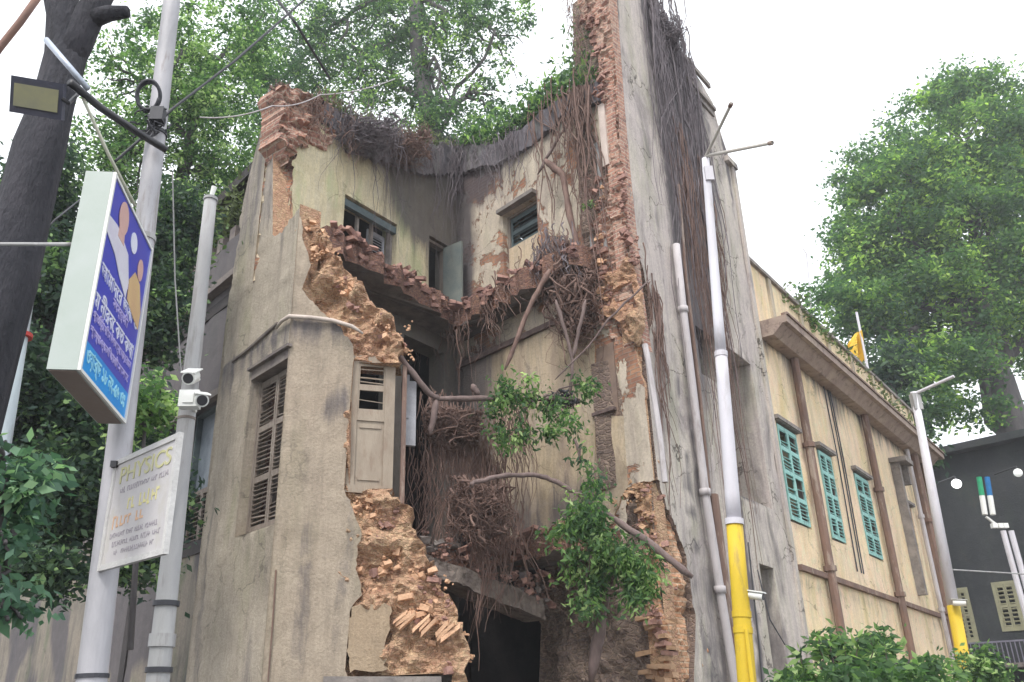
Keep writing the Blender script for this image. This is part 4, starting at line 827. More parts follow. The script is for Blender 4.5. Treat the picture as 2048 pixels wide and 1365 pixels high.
def ell(cx, cz, rx, rz, n=16): return [(cx + rx * math.cos(2 * math.pi * i / n), cz + rz * math.sin(2 * math.pi * i / n)) for i in range(n)]
m_skin = plain('poster_skin', (.62, .40, .36), (.55, .34, .32), 6, .4, 0, 0); m_cl = plain('poster_cloth', (.66, .66, .74), (.58, .56, .68), 6, .4, 0, 0); m_sa = plain('poster_sari', (.62, .45, .22), (.55, .36, .2), 6, .4, 0, 0)
flat_shape([(.02, .78), (.2, .80), (.32, .79), (.5, .76), (.60, .64), (.58, .55), (.40, .60), (.25, .66), (.02, .70)], m_cl, 'poster_figure', .001)
flat_shape(ell(.30, .88, .10, .085), m_skin, 'poster_face', .003); flat_shape([(.24, .82), (.36, .82), (.38, .76), (.24, .76)], m_skin, 'poster_face', .0025)
flat_shape(ell(.58, .86, .075, .055), m_txt, 'poster_roundel', .001)
flat_shape([(.62, .56), (.60, .66), (.70, .74), (.84, .72), (.95, .60), (.95, .50), (.80, .52)], m_sa, 'poster_figure', .002)
flat_shape(ell(.80, .79, .065, .06), m_skin, 'poster_face', .003)
mb = MB(); pc = base1.lerp(top1, ((zbt + .9) / top1.z))
for z in (zbt + .15, ztp - .12):
    c = base1 + (top1 - base1) * (z / top1.z); mb.tube([LB.pos(wS, z, -.09), Vector((c.x, c.y - .05, z))], .02, 8)
mb.build('bracket', m_pole, lb)
# cream notice board, PHYSICS
A = at(233, 925, 5.5); C_ = at(360, 868, 4.885); zt_ = 3.14; zb2 = 2.456; d_ = Vector((C_.x - A.x, C_.y - A.y, 0)); wB = d_.length; d_.normalize()
NB = Plane((A.x, A.y), d_[:2], (0, -1)); nb = thing('notice_board', (A.x, A.y, zb2), 'cream metal notice board reading PHYSICS in yellow letters, jutting from the pole', 'sign')
mb = MB(); mb.slab(NB, .0, wB, zb2, zt_, -.012, 0); mb.build('panel', plain('board_cream', (.52, .50, .50), (.46, .44, .45), 4, .5, 0, .002, 1, .3, (.40, .38, .30)), nb)
mb = MB(); frame(NB, (-.01, zb2 - .01, wB + .01, zt_ + .01), -.02, .012, .035, 0, mb); mb.build('frame', plain('board_frame', (.58, .57, .56), (.48, .47, .46), 6, .4), nb)
m_ylt = plain('letter_yellow', (.52, .50, .24), (.46, .45, .28), 6, .5, 0, 0); m_yl2 = plain('letter_pale_yellow', (.66, .62, .26), (.60, .55, .3), 6, .5, 0, 0); m_grt = plain('letter_grey', (.35, .32, .36), (.3, .28, .3), 6, .5, 0, 0); m_or = plain('letter_orange', (.62, .40, .26), (.55, .36, .24), 6, .5, 0, 0)
def ntext(s, f, z, size, w, mat): text(s, size, NB.pos(f * wB, zb2 + z * (zt_ - zb2), .002), d_, (0, 0, 1), mat, nb, width=w * wB, bold=.001)
ntext('PHYSICS', .52, .84, .15, .80, m_ylt)
def nline(f, z, w, h, mat, n):
    """a line too blurred to read: letter-like strokes of uneven height"""
    mb = MB(); x = (f - w / 2) * wB; hh = h * (zt_ - zb2); z0 = zb2 + z * (zt_ - zb2); st = w * wB / n
    for k in range(n):
        if random.random() < .16: continue
        a = x + k * st; b = a + st * random.uniform(.55, .8); t_ = hh * random.uniform(.7, 1.1); q = hh * .2
        mb.slab(NB, a, a + st * .22, z0 - t_ / 2, z0 + t_ / 2, 0, .003); zc2 = z0 + random.choice((-1, 0, 1)) * (t_ / 2 - q / 2)
        mb.slab(NB, a + st * .22, b, zc2 - q / 2, zc2 + q / 2, 0, .0025)
    mb.build('lettering', mat, nb)
nline(.54, .69, .76, .05, m_grt, 26); nline(.60, .54, .56, .13, m_yl2, 9); nline(.36, .40, .5, .11, m_or, 8)
nline(.5, .28, .8, .045, m_grt, 30); nline(.5, .20, .8, .045, m_grt, 28); nline(.5, .12, .7, .045, m_grt, 24)
mb = MB(); mb.box(NB.pos(.02, zt_ - .02, .02), (.02, 0, 0), (0, .02, 0), (0, 0, .02)); mb.tube([NB.pos(0, zt_ - .05, -.03), Vector((base1.x - .0, base1.y, zt_ - .05))], .015, 6); mb.tube([NB.pos(0, zb2 + .05, -.03), Vector((base1.x, base1.y, zb2 + .05))], .015, 6); mb.build('clamp', m_black, nb)
# cameras
def cctv(px, py, Y, aim, label, r=.05, L=.22):
    c = at(px, py, Y); aim = Vector(aim).normalized(); t = thing('security_camera', c, label, 'camera')
    mb = MB(); mb.tube([c - aim * L, c - aim * (L * .95), c, c + aim * .01], [r * .8, r, r, r * 1.05], 18); mb.build('housing', m_white2, t, smooth=False)
    mb = MB(); mb.tube([c + aim * .011, c + aim * .016], r * .82, 18); mb.build('lens', m_black, t)
    e = aim.cross(Vector((0, 0, 1))).normalized(); mb = MB(); mb.box(c - aim * L * .45 + Vector((0, 0, r * 1.1)), aim * L * .62, e * r * 1.2, Vector((0, 0, .006))); mb.build('sunshade', m_white2, t)
    return t, c
t, c = cctv(377, 757, 7.1, (.05, -.85, -.45), 'upper white bullet camera with round black lens on the concrete pole', .055)
mb = MB(); mb.tube([c + Vector((0, .1, .0)), Vector((base2.x + .0, base2.y - .02, c.z + .1))], .02, 8); mb.build('bracket', m_white2, t)
t, c = cctv(404, 801, 7.0, (.35, -.8, -.35), 'lower white bullet camera pointing right from its junction box on the concrete pole', .055)
mb = MB(); q = at(380, 800, 7.1); mb.box(q, (.085, 0, 0), (0, .05, 0), (0, 0, .075)); mb.box(q + Vector((0, -.055, -.005)), (.045, 0, 0), (0, .006, 0), (0, 0, .04)); mb.build('junction_box', m_white2, t)
mb = MB(); mb.tube([c + Vector((0, .1, 0)), q], .02, 8); mb.tube([q, Vector((base2.x, base2.y, q.z))], .02, 8); mb.build('bracket', m_white2, t)
# floodlight and arms by the trunk
c = at(72, 196, 4.7); fl = thing('flood_light', c, 'flat rectangular floodlight in a black housing with yellowish glass, in front of the dark trunk', 'lamp')
ax = Vector((.165, .03, -.012)); nz = Vector((.05, -.75, -.55)).normalized(); az = nz.cross(ax).normalized() * .12; az = az if az.z > 0 else -az
mb = MB(); mb.box(c - nz * .035, ax, az * 1.0, nz * .03); 
for k in range(7): mb.box(c - nz * .08 + ax * (-.8 + k * .27), ax.normalized() * .005, az * .8, nz * .025)
mb.build('housing', plain('flood_housing', (.05, .055, .085), (.07, .07, .10), 4, .5), fl)
mb = MB(); mb.box(c, ax * .84, az * .62, nz * .006); mb.build('lamp_glass', plain('flood_glass', (.35, .34, .20), (.28, .28, .20), 5, .2, 0, 0), fl)
mb = MB(); e0 = c + ax * 1.0; 
for sg in (1,): mb.tube([e0 + az * .2, e0 + ax * .25, at(160, 185, 4.9)], .014, 6)
mb.build('bracket', m_black, fl)
def rod(name, P, r, mat, label, cat, n=8):
    mb = MB(); P = [Vector(p) for p in P]; mb.tube(P, r, n); return tag(mb.build(name, mat, None, base=P[0], smooth=True), label, cat)
c = base1 + (top1 - base1) * (at(322, 290, 5.5).z / top1.z)
rod('angle_arm', [at(140, 165, 4.7), at(200, 215, 5.0), at(270, 262, 5.3), at(332, 300, 5.5)], .028, m_black, 'black steel arm running from the floodlight to the tall pole', 'bracket')
rod('angle_arm', [at(92, 80, 4.8), at(135, 130, 4.8), at(176, 178, 4.85)], .022, plain('steel_pale', (.45, .50, .58), (.38, .42, .5), 4, .4, .3), 'pale steel bar across the dark trunk above the floodlight', 'bracket')
rod('stay_rod', [at(165, 195, 4.85), at(215, 305, 5.1), at(270, 412, 5.45)], .012, plain('rod_cream', (.55, .56, .45), (.5, .5, .42), 4), 'thin cream stay rod from the black arm down to the tall pole', 'rod')
# cables
def cable(P, r, label, mat=m_cable, sag=0, name='cable'):
    P = [Vector(p) for p in P]; Q = []
    for i in range(len(P) - 1):
        for k in range(10): f = k / 10; q = P[i].lerp(P[i + 1], f); q.z -= sag * 4 * f * (1 - f); Q.append(q)
    Q.append(P[-1]); return rod(name, Q, r, mat, label, 'cable', 6)
cable([at(228, 325, 5.4), at(300, 262, 5.5), at(345, 218, 5.55), at(470, 122, 6), at(620, -10, 6.8)], .012, 'black cable rising from the tall pole to the upper right over the tree')
cable([at(540, -20, 12), at(590, 45, 12), at(660, 158, 13.5)], .028, 'thick dark cable slanting down through the tree above the ruin')
cable([at(400, 235, 12), at(545, 212, 13), at(640, 190, 14), at(790, 158, 16)], .012, 'thin grey wire crossing the broken brick crown of the left wall', m_pipe, .1)
cable([at(345, 345, 6.5), at(350, 560, 6.8), at(362, 745, 7.1)], .007, 'thin pale wire hanging down to the upper camera', m_pole2)
cable([at(-30, 489, 5.2), at(70, 489, 5.2), at(142, 489, 4.6)], .014, 'horizontal grey tube behind the lightbox at the left edge', m_pole2)
cable([at(65, 490, 7.3), at(110, 440, 7.4), at(160, 400, 8)], .01, 'short black wire off the pale bluish pole')
cable([at(365, 870, 7.2), at(352, 960, 7.25), at(330, 1060, 7.25)], .01, 'black wire curling down the concrete pole')
cable([at(1905, 1140, 24), at(1990, 1145, 26), at(2070, 1150, 28)], .02, 'thin pale wire from the far lamp pole toward the right edge', m_pole2)
cable([WR.p(1570, 1290, .3), WR.p(1540, 1240, .2), WR.p(1515, 1140, .1)], .012, 'thin wire looping over the street wall near the dark doorway')
# coiled cable
c = at(297, 192, 5.4); mb = MB()
e1, e2 = Vector((1, .1, 0)).normalized(), Vector((0, -.35, 1)).normalized(); P = []
for i in range(170):
    q = i / 34 * 2 * math.pi; rr = 1 + .05 * math.sin(i * .37); P.append(c + e1 * .085 * rr * math.cos(q) + e2 * .115 * rr * math.sin(q) + Vector((0, .012 * math.sin(i * .21), 0)))
mb.tube(P, .014, 6)
tag(mb.build('cable_coil', m_cable, None, base=c, smooth=True), 'black cable coiled in a ring and hung on the tall pole', 'cable')
mb = MB(); c = at(312, 235, 5.45)
for k in range(16):
    a = c + Vector((random.uniform(-.12, .12), random.uniform(-.05, .05), random.uniform(-.1, .1))); limb(mb, a, a + Vector((random.uniform(-.16, .16), random.uniform(-.03, .03), random.uniform(-.2, .1))), .009, .007, .5, 5)
mb.box(c + Vector((.02, -.02, .0)), (.05, 0, 0), (0, .04, 0), (0, 0, .06)); tag(mb.build('wire_tangle', m_cable, None, base=c), 'tangle of black wires and a splice box below the coil', 'cable')
# brown tube in the top left corner
rod('bare_branch', [at(-40, 150, 6), at(0, 95, 6), at(40, 45, 6), at(90, -25, 6)], .034, plain('pipe_brown', (.26, .14, .10), (.2, .12, .1), 4), 'smooth brown bare branch cutting the top left corner', 'branch')
# white and yellow pole by the tall wall with two tube lamps
Yp = 9.0; pb, pt = at(1494, 1365, Yp), at(1411, 318, Yp); dlt = (pt - pb) / (pt.z - pb.z); b_ = pb - dlt * pb.z
yp = thing('lamp_pole', b_, 'white and yellow painted pole with two crossed tube lamps on top, beside the tall wall', 'street lamp')
zy = at(1465, 1048, Yp).z
def seg(za, zb, ra, rb, mat, nm):
    mb = MB(); mb.tube([b_ + dlt * (za + (zb - za) * i / 6) for i in range(7)], [ra + (rb - ra) * i / 6 for i in range(7)], 20); return mb.build(nm, mat, yp, smooth=True)
seg(0, zy, .098, .082, m_poley, 'painted_base'); seg(zy, zy + 1.9, .076, .066, m_polew, 'shaft'); seg(zy + 1.9, pt.z, .060, .045, m_polew, 'upper_shaft')
for z, m in ((zy - .9, m_poley), (zy - 1.05, m_poley), (zy + .02, m_polew), (zy + 1.9, m_polew)):
    mb = MB(); mb.tube([b_ + dlt * (z - .03), b_ + dlt * (z + .03)], .094 if z < zy + 1 else .072, 20); mb.build('collar', m, yp)
mb = MB(); mb.tube([b_ + dlt * (zy - 1.05) + Vector((0, -.1, 0)), b_ + Vector((.06, -.22, .3))], [.02, .03], 8); mb.build('stay_pipe', m_poley, yp)
for (x, y) in ((1463, 207), (1545, 286)):
    a, b = pt + Vector((0, -.03, .02)), at(x, y, Yp - .8); mb = MB(); mb.tube([a, a.lerp(b, .93), b], .02, 8); tl = mb.build('tube_lamp', plain('tube_housing', (.50, .48, .44), (.42, .38, .34), 4, .5), yp)
    mb = MB(); mb.tube([b - (b - a).normalized() * .05, b], .027, 8); mb.build('end_cap', m_rust, tl)
mb = MB(); mb.box(pt + Vector((0, -.02, -.25)), (.05, 0, 0), (0, .05, 0), (0, 0, .10)); mb.build('junction_box', m_polew, yp)
t, c = cctv(1524, 1194, 8.9, (.75, -.55, -.2), 'small white bullet camera on the yellow part of the lamp pole', .038, .2)
mb = MB(); mb.tube([c - Vector((.12, -.08, -.02)), b_ + dlt * c.z], .014, 8); mb.build('bracket', m_white2, t)
cable([b_ + dlt * (zy - .2) + Vector((.11, -.05, 0)), b_ + dlt * (zy - 1.2) + Vector((.13, -.05, 0)), b_ + dlt * .6 + Vector((.13, -.05, 0))], .008, 'black wire down the yellow part of the lamp pole')
# far lamp pole
Yf = 24; pb, pt = at(1921, 1290, Yf), at(1828, 785, Yf); dlt = (pt - pb) / (pt.z - pb.z); f_ = pb - dlt * pb.z
fp = thing('lamp_pole', f_, 'distant white lamp pole with yellow base and one slanting tube beyond the yellow building', 'street lamp')
zy = at(1905, 1212, Yf).z
for za, zb, ra, rb, m, nm in ((0, zy, .17, .16, m_poley, 'painted_base'), (zy, pt.z, .15, .10, m_polew, 'shaft')):
    mb = MB(); mb.tube([f_ + dlt * za, f_ + dlt * zb], [ra, rb], 16); mb.build(nm, m, fp, smooth=True)
mb = MB(); a, b = pt + Vector((0, 0, -.05)), at(1908, 753, Yf - 1); mb.tube([a, b], .045, 8); mb.build('tube_lamp', m_polew, fp)
mb = MB(); mb.box(pt + Vector((0, 0, -.3)), (.12, 0, 0), (0, .1, 0), (0, 0, .25)); mb.build('junction_box', m_pole2, fp)
t, c = cctv(1932, 1207, 23.6, (.8, -.5, -.1), 'tiny white camera on the distant lamp pole', .08, .3)
# coloured tubes post
pc = at(1998, 1052, 30); tp = thing('light_post', (pc.x + 1.0, pc.y, 0), 'twin slim post with green and blue topped tubes in front of the dark building', 'street lamp')
for (x0, y0, x1, y1, m, r) in ((1970, 1030, 1958, 955, None, .09), (1986, 1030, 1974, 955, None, .09)):
    a, b = at(x0, y0, 30), at(x1, y1, 30); mid = a.lerp(b, .5); top = (plain('tube_green', (.02, .35, .16)) if x1 == 1958 else plain('tube_blue', (.01, .16, .42)))
    mb = MB(); mb.tube([a, mid], r, 10); mb.build('tube', m_white2, tp); mb = MB(); mb.tube([mid, b], r * .98, 10); mb.build('tube_tip', top, tp)
mb = MB(); mb.tube([at(1972, 1034, 30), at(1998, 1054, 30)], .05, 6)
for x in (1988, 2000, 2010): mb.box(at(x, 1052, 30), (.08, 0, 0), (0, .08, 0), (0, 0, .08))
mb.build('junction_box', m_white2, tp)
mb = MB()
for dx in (0, 16): mb.tube([at(2006 + dx, 1062, 30), at(2052 + dx, 1230, 30), at(2085 + dx, 1365, 30)], .09, 8)
mb.build('shaft', m_polew, tp)
# globe lamps (lit)
def emis(name, col, st):
    m, t, bs = M(name); bs.inputs['Emission Color'].default_value = (*col, 1); bs.inputs['Emission Strength'].default_value = st; bs.inputs['Base Color'].default_value = (.8, .8, .8, 1); return m
def globe(px, py, Y, r, mat, label):
    c = at(px, py, Y); t = thing('globe_lamp', c, label, 'lamp'); mb = MB(); P = [c + Vector((0, 0, -r * math.cos(math.pi * i / 10))) for i in range(11)]
    mb.tube(P, [max(.001, r * math.sin(math.pi * i / 10)) for i in range(11)], 20); mb.build('globe', mat, t, smooth=True)
    mb = MB(); mb.tube([c + Vector((0, 0, r * .9)), c + Vector((0, 0, r * 1.6)), c + Vector((0, 1.5, r * 2))], .03, 6); mb.build('bracket', m_black, t)
globe(1913, 968, 33, .18, emis('lamp_white', (1, 1, 1), 1.5), 'round white lit globe lamp in front of the dark building')
globe(2036, 946, 33, .16, emis('lamp_grey', (.8, .85, .8), .3), 'dim grey globe lamp near the right edge')
# rooftop things on the yellow building
c = YW.pos(YW.hit(1716, 700)[0], zpar + .05, -1); q = at(1714, 700, c.y); yc = thing('rooftop_awning', q, 'bright yellow cloth sheet leaning against a thin mast on the roof', 'awning')
mb = MB(); A_ = [at(1694, 692, c.y), at(1730, 742, c.y + .3), at(1722, 662, c.y), at(1710, 668, c.y)]
G = 8
for i in range(G):
    for j in range(G):
        def gp(u, v): p = A_[0].lerp(A_[1], u).lerp(A_[3].lerp(A_[2], u), v); return p + Vector((0, .12 * math.sin(u * 9 + v * 3), 0))
        mb.quad(gp(i / G, j / G), gp((i + 1) / G, j / G), gp((i + 1) / G, (j + 1) / G), gp(i / G, (j + 1) / G))
mb.build('sheet', plain('cloth_yellow', (.80, .52, .06), (.70, .45, .05), 3, .8), yc); mb = MB(); mb.tube([at(1736, 740, c.y), at(1713, 625, c.y)], .04, 6); mb.build('mast', m_polew, yc)
q = at(1618, 640, 22.5); rod('roof_antenna', [Vector((q.x, q.y, 11.5)), at(1618, 560, 22.5), at(1613, 508, 22.5), at(1600, 488, 22.5)], .022, m_polew, 'thin bent whitish antenna rod on the yellow building roof', 'antenna')

# ================================================================== TREES AND PLANTS
def tree(name, label, blobs, nclump, per, rad, size, mat, trunk=None, bark=m_bark2, limbs=(), shell=.5, cat='tree', flat=.7, tr=(.35, .12), droop=.4, nl=10, gap=0):
    c0 = trunk[0] if trunk else Vector(blobs[0][0]); t = thing(name, (c0[0], c0[1], 0), label, cat)
    P, tn = clumps(blobs, nclump, per, rad, flat, shell, gap); leaves('crown', P, size, mat, t, tint=tn, droop=droop)
    mb = MB()
    if trunk:
        T = [Vector(p) for p in trunk]; k = len(T); mb.tube(T, [tr[0] + (tr[1] - tr[0]) * i / (k - 1) for i in range(k)], 12)
        for b in blobs[:nl]:
            s = T[-1] if random.random() < .6 else T[len(T) // 2]; limb(mb, s, b[0], tr[1] * .8, .03, .25, 6)
            for _ in range(3): e = Vector(b[0]) + Vector([random.uniform(-.7, .7) * b[1][i] for i in range(3)]); limb(mb, Vector(b[0]).lerp(s, .4), e, tr[1] * .35, .015, .3, 5)
        for a, b, r in limbs: limb(mb, a, b, r, r * .5, .15, 7)
        mb.build('trunk', bark, t, smooth=True)
    return t
E = lambda px, py, rx, ry, Y, dep, w=None: (*px_ellip(px, py, rx, ry, Y, dep), w or rx * ry / 1000)
# crown behind the ruin
tree('background_tree', 'tall loose crowned tree rising behind the broken roof, sky showing through', [
    E(600, 90, 130, 120, 26, 2.5), E(740, 60, 150, 110, 27, 3), E(720, 180, 150, 70, 26, 2.5), E(900, 70, 110, 90, 26, 2), E(1000, 80, 70, 70, 26, 1.5, 2.2), E(985, 190, 60, 50, 26, 1.5, 1.3), E(900, 235, 110, 50, 25, 1.5), E(560, 230, 100, 110, 25, 2), E(850, -60, 250, 70, 27, 3), E(640, 290, 110, 60, 25, 1.5), E(1040, 20, 50, 60, 26, 1, .9)],
    1500, 56, .40, .17, lf_mid, [at(872, 420, 26), at(868, 290, 26), at(852, 200, 26), at(832, 90, 26), at(828, -40, 27)], tr=(.42, .2), gap=.04, limbs=[(at(865, 250, 26), at(960, 170, 26), .12), (at(870, 280, 26), at(990, 60, 26), .1), (at(850, 200, 26), at(700, 90, 26), .13)], shell=.2, nl=7)
tree('background_tree', 'bright green tree left of the ruin, behind the tall pole and coil', [
    E(430, 110, 140, 110, 19, 2), E(320, 180, 130, 120, 18, 2), E(450, 280, 100, 110, 19, 2), E(380, 400, 120, 90, 19, 1.5), E(240, 330, 90, 110, 18, 1.5), E(230, 130, 70, 60, 18, 1.2, 2), E(520, 60, 80, 70, 20, 1.5, 3), E(330, 60, 90, 40, 18, 1, 1.4), E(380, 490, 130, 60, 19.5, 1.5)],
    1500, 52, .30, .13, lf_br, [at(330, 900, 19), at(340, 600, 19), at(360, 380, 19), at(390, 220, 19)], tr=(.3, .12), shell=.15, nl=8, gap=.06)
tree('shade_tree', 'dense dark foliage hanging between the poles at far left', [
    E(120, 620, 130, 130, 13, 1.8), E(60, 800, 110, 110, 12, 1.5), E(200, 870, 120, 120, 12.5, 1.5), E(140, 1010, 130, 100, 12, 1.5), E(280, 1010, 70, 120, 12.5, 1, 7), E(330, 500, 70, 90, 14, .8, 7), E(310, 630, 70, 90, 13.5, .8, 7), E(380, 430, 50, 60, 14, .6, 3),  E(250, 560, 60, 90, 13.5, 1, 5), E(100, 430, 90, 130, 13, 1.5), E(60, 1130, 70, 60, 11, 1, 3), E(250, 1120, 70, 40, 12, .8, 2)],
    2300, 60, .30, .125, lf_dark, [at(-60, 1500, 12), at(-20, 1100, 12), at(60, 800, 12.5), at(110, 600, 13)], tr=(.2, .1), shell=.0)
tree('shrub', 'bright leafy clump between the lightbox pole and the concrete pole', [E(300, 800, 48, 50, 10, .6), E(255, 830, 30, 50, 10, .5)], 70, 36, .16, .11, lf_br, [at(260, 1300, 10.5), at(280, 1000, 10.5), at(290, 850, 10.2)], tr=(.04, .02), cat='bush', shell=.1)
tree('shrub', 'big pale green leaves poking in at the bottom left edge', [E(15, 960, 60, 80, 6, .4), E(30, 1060, 40, 50, 6, .3), E(0, 900, 50, 40, 6, .3), E(20, 1200, 30, 60, 6, .3, .8)], 90, 26, .14, .12, leafmat('leaves_cool', (.06, .13, .09), (.14, .26, .16), (.36, .55, .30), .35), [at(-40, 1500, 6), at(-20, 1200, 6), at(5, 980, 6)], tr=(.03, .015), cat='bush', shell=.1)
# near dark trunk
nt_ = thing('roadside_tree', (at(-110, 1365, 5.7).x, 5.7, 0), 'dark thick leaning trunk forking at the top left corner', 'tree')
T = [at(-190, 1500, 5.7), at(-120, 1000, 5.7), at(-45, 700, 5.7), at(5, 560, 5.7), at(45, 420, 5.7), at(82, 300, 5.7), at(110, 200, 5.7), at(130, 110, 5.7), at(125, 30, 5.7), at(112, -60, 5.7)]; T[0].z = 0
mb = MB(); mb.tube(T, [.30, .27, .25, .23, .21, .19, .165, .15, .14, .14], 22)
T2 = [at(122, 150, 5.72), at(150, 80, 5.7), at(185, 20, 5.7), at(230, -50, 5.7)]; mb.tube(T2, [.14, .135, .11, .09], 16)
T3 = [at(180, 45, 5.7), at(215, 32, 5.65), at(258, 24, 5.6)]; mb.tube(T3, [.08, .07, .045], 12)
for i, v in enumerate(mb.v): mb.v[i] = v + Vector((noise.noise(v * 3.1), noise.noise(v * 3.1 + Vector((9, 0, 0))), 0)) * .05 + Vector((noise.noise(v * 11), noise.noise(v * 11 + Vector((9, 0, 0))), 0)) * .018
mb.build('trunk', m_bark, nt_, smooth=True)
# right tree
tree('street_tree', 'large dense round crowned tree at the right edge, beyond the yellow building', [
    E(1900, 320, 165, 130, 40, 4.5), E(1790, 420, 120, 140, 39, 4), E(1760, 560, 100, 110, 39, 3.5), E(1950, 480, 190, 160, 40, 5), E(1880, 620, 160, 110, 39, 4), E(1900, 190, 60, 40, 40, 2, 2.5), E(2060, 290, 120, 110, 40, 4), E(1790, 350, 90, 80, 39, 3), E(1780, 660, 80, 60, 38, 2.5), E(1985, 170, 70, 30, 40, 2, 2.2), E(1720, 610, 60, 70, 38, 2, 3.5), E(1880, 740, 110, 60, 38, 3, 5), E(1830, 780, 60, 70, 37, 2, 3), E(1940, 830, 90, 30, 38, 2, 1.8), E(2060, 600, 90, 160, 40, 4), E(1650, 590, 30, 30, 37, 1, .5), E(1700, 470, 45, 60, 39, 2, 2)],
    3000, 70, .62, .27, lf_far, [at(2085, 1365, 39), at(2062, 1100, 39), at(2040, 900, 39), at(2000, 760, 39), at(1960, 680, 39)], tr=(1.0, .5), gap=.0, limbs=[(at(1975, 700, 39), at(1945, 380, 40), .4), (at(1965, 690, 39), at(1880, 760, 38), .22), (at(2000, 740, 39), at(2070, 500, 40), .35), (at(1960, 680, 39), at(1800, 560, 39), .2)], shell=.35, nl=9)
tree('street_tree', 'dark ivy choked foliage at the far end of the yellow building roof', [E(1800, 830, 40, 60, 34, 1.5), E(1770, 740, 50, 50, 34, 1.5), E(1830, 900, 20, 50, 31, .8)], 190, 48, .5, .28, lf_dark, [at(1815, 1200, 34), at(1812, 960, 34), at(1806, 800, 34)], tr=(.2, .1), shell=.1)
tree('roof_plant', 'small wispy plant on the parapet of the yellow building near the antenna', [E(1598, 600, 26, 30, 21.5, .4), E(1625, 640, 20, 30, 22, .3)], 40, 14, .25, .14, lf_mid, [at(1600, 660, 21.5), at(1598, 610, 21.5)], tr=(.02, .01), cat='plant', shell=.1)
# bushes at the foot of the yellow building
tree('bush', 'bright leafy bush with pointed shoots in front of the yellow wall', [E(1645, 1375, 80, 50, 13, .8), E(1735, 1345, 80, 45, 13.5, .8), E(1830, 1350, 70, 40, 14, .8), E(1700, 1370, 160, 40, 12.5, .8), E(1660, 1290, 25, 20, 13, .3, .7), E(1745, 1285, 25, 20, 13.5, .3, .7)], 420, 30, .17, .14, lf_br, [at(1690, 1560, 13), at(1690, 1400, 13)], tr=(.05, .03), cat='bush', shell=.1)
tree('bush', 'small yellow green bush at the foot of the distant lamp pole', [E(1955, 1330, 36, 45, 19, .6), E(1985, 1350, 26, 20, 19, .5)], 110, 28, .2, .13, lf_br, [at(1955, 1430, 19), at(1955, 1350, 19)], tr=(.04, .03), cat='bush', shell=.1)
mb = MB(); 
sh = thing('young_shoots', at(1660, 1365, 12.6), 'long pointed leaf shoots standing above the bush by the yellow wall', 'plant'); Cc = []
for x, y in ((1638, 1272), (1660, 1285), (1715, 1275), (1740, 1270), (1770, 1290), (1690, 1290), (1600, 1300)):
    a, b = at(x + 8, 1365, 12.6), at(x, y, 12.6); P = limb(mb, a, b, .012, .005, .1, 5)
    for p in P[3:]: 
        for _ in range(5): Cc.append(tuple(p))
mb.build('stem', m_branch, sh); leaves('leaf_blades', Cc, .2, lf_mid, sh, aspect=.3, droop=-.1)

# ================================================================== PLANTS AND ROOTS ON THE RUIN
def dangling(name, pl, starts, n, L, r, mat, label, off=(.05, .3), drift=.2, cat='roots', nseg=12, wob=.12, vs=.2, skew=2.0):
    """a curtain of aerial roots: thin crooked tapering strands in uneven bundles, hanging from points on a wall"""
    mb = MB(); P0 = [pl.p(x, y) for x, y in starts]; nb_ = max(3, n // 14)
    bund = [(random.random() * (len(P0) - 1), random.uniform(*off), random.gauss(0, drift), random.random() ** skew) for _ in range(nb_)]
    for _ in range(n):
        bi = random.choice(bund); u = min(len(P0) - 1.001, max(0, bi[0] + random.gauss(0, .07) * (len(P0) - 1)))
        if random.random() < .3: u = random.random() * (len(P0) - 1.001)
        i = int(u); a = P0[i].lerp(P0[i + 1], u - i) + Vector((0, 0, random.gauss(0, vs)))
        o = min(off[1], max(off[0], bi[1] + random.gauss(0, .06))); l = L[0] + (L[1] - L[0]) * min(1, max(0, bi[3] * random.uniform(.5, 1.3) + random.gauss(0, .06))); rr = r[0] + (r[1] - r[0]) * random.random() ** 2; sd = random.uniform(0, 99); dr = bi[2] + random.gauss(0, .06); P = []
        w2 = wob * random.choice((.6, 1, 1, 2.2))
        for k in range(nseg + 1):
            f = k / nseg; x = dr * f * l * .5 + (noise.noise(Vector((f * 2.5 + .2, sd, 0))) * l * .5 + noise.noise(Vector((f * l * 3, sd, 9))) * .16) * w2 * 1.6
            P.append(a + pl.n * max(.012, o + noise.noise(Vector((f * 4, sd, 5))) * .12 * min(1, o * 6)) + pl.d * x + Vector((0, 0, -l * f)))
        mb.tube(P, [rr * (1 - .75 * k / nseg) for k in range(nseg + 1)], 5, cap=False)
    o = mb.build(name, mat, None, base=P0[0], smooth=True); return tag(o, label, cat)
dangling('hanging_roots', IL, [(660, 215), (760, 275), (850, 300), (912, 310)], 260, (.25, 3.0), (.004, .018), m_root2, 'grey purple curtain of thin roots below the sagging roof edge', (.18, .5))
dangling('hanging_roots', IL, [(600, 205), (655, 230), (720, 270)], 90, (.3, 1.1), (.006, .016), m_root, 'short reddish roots over the broken brick crown at the left', (.15, .35))
dangling('hanging_roots', IR, [(918, 310), (1000, 292), (1060, 262)], 110, (.4, 1.8), (.005, .014), m_root2, 'fine roots and soot hanging in the back corner under the roof', (.15, .3))
dangling('hanging_roots', IR, [(1070, 255), (1120, 205), (1190, 180)], 90, (1.0, 5.5), (.008, .028), m_root, 'long brown roots streaming down the inner right wall', (.12, .35), .12)
dangling('hanging_roots', IR, [(1095, 520), (1150, 500), (1195, 520)], 130, (.4, 1.5), (.008, .028), m_root2, 'thick dark root bundle bulging beside the red brick wall end', (.25, .7), .3)
dangling('hanging_roots', IR, [(1010, 620), (1100, 540), (1180, 500)], 80, (.5, 2.2), (.008, .022), m_root, 'brown roots fanning across the upper floor edge', (.5, .8), .5)
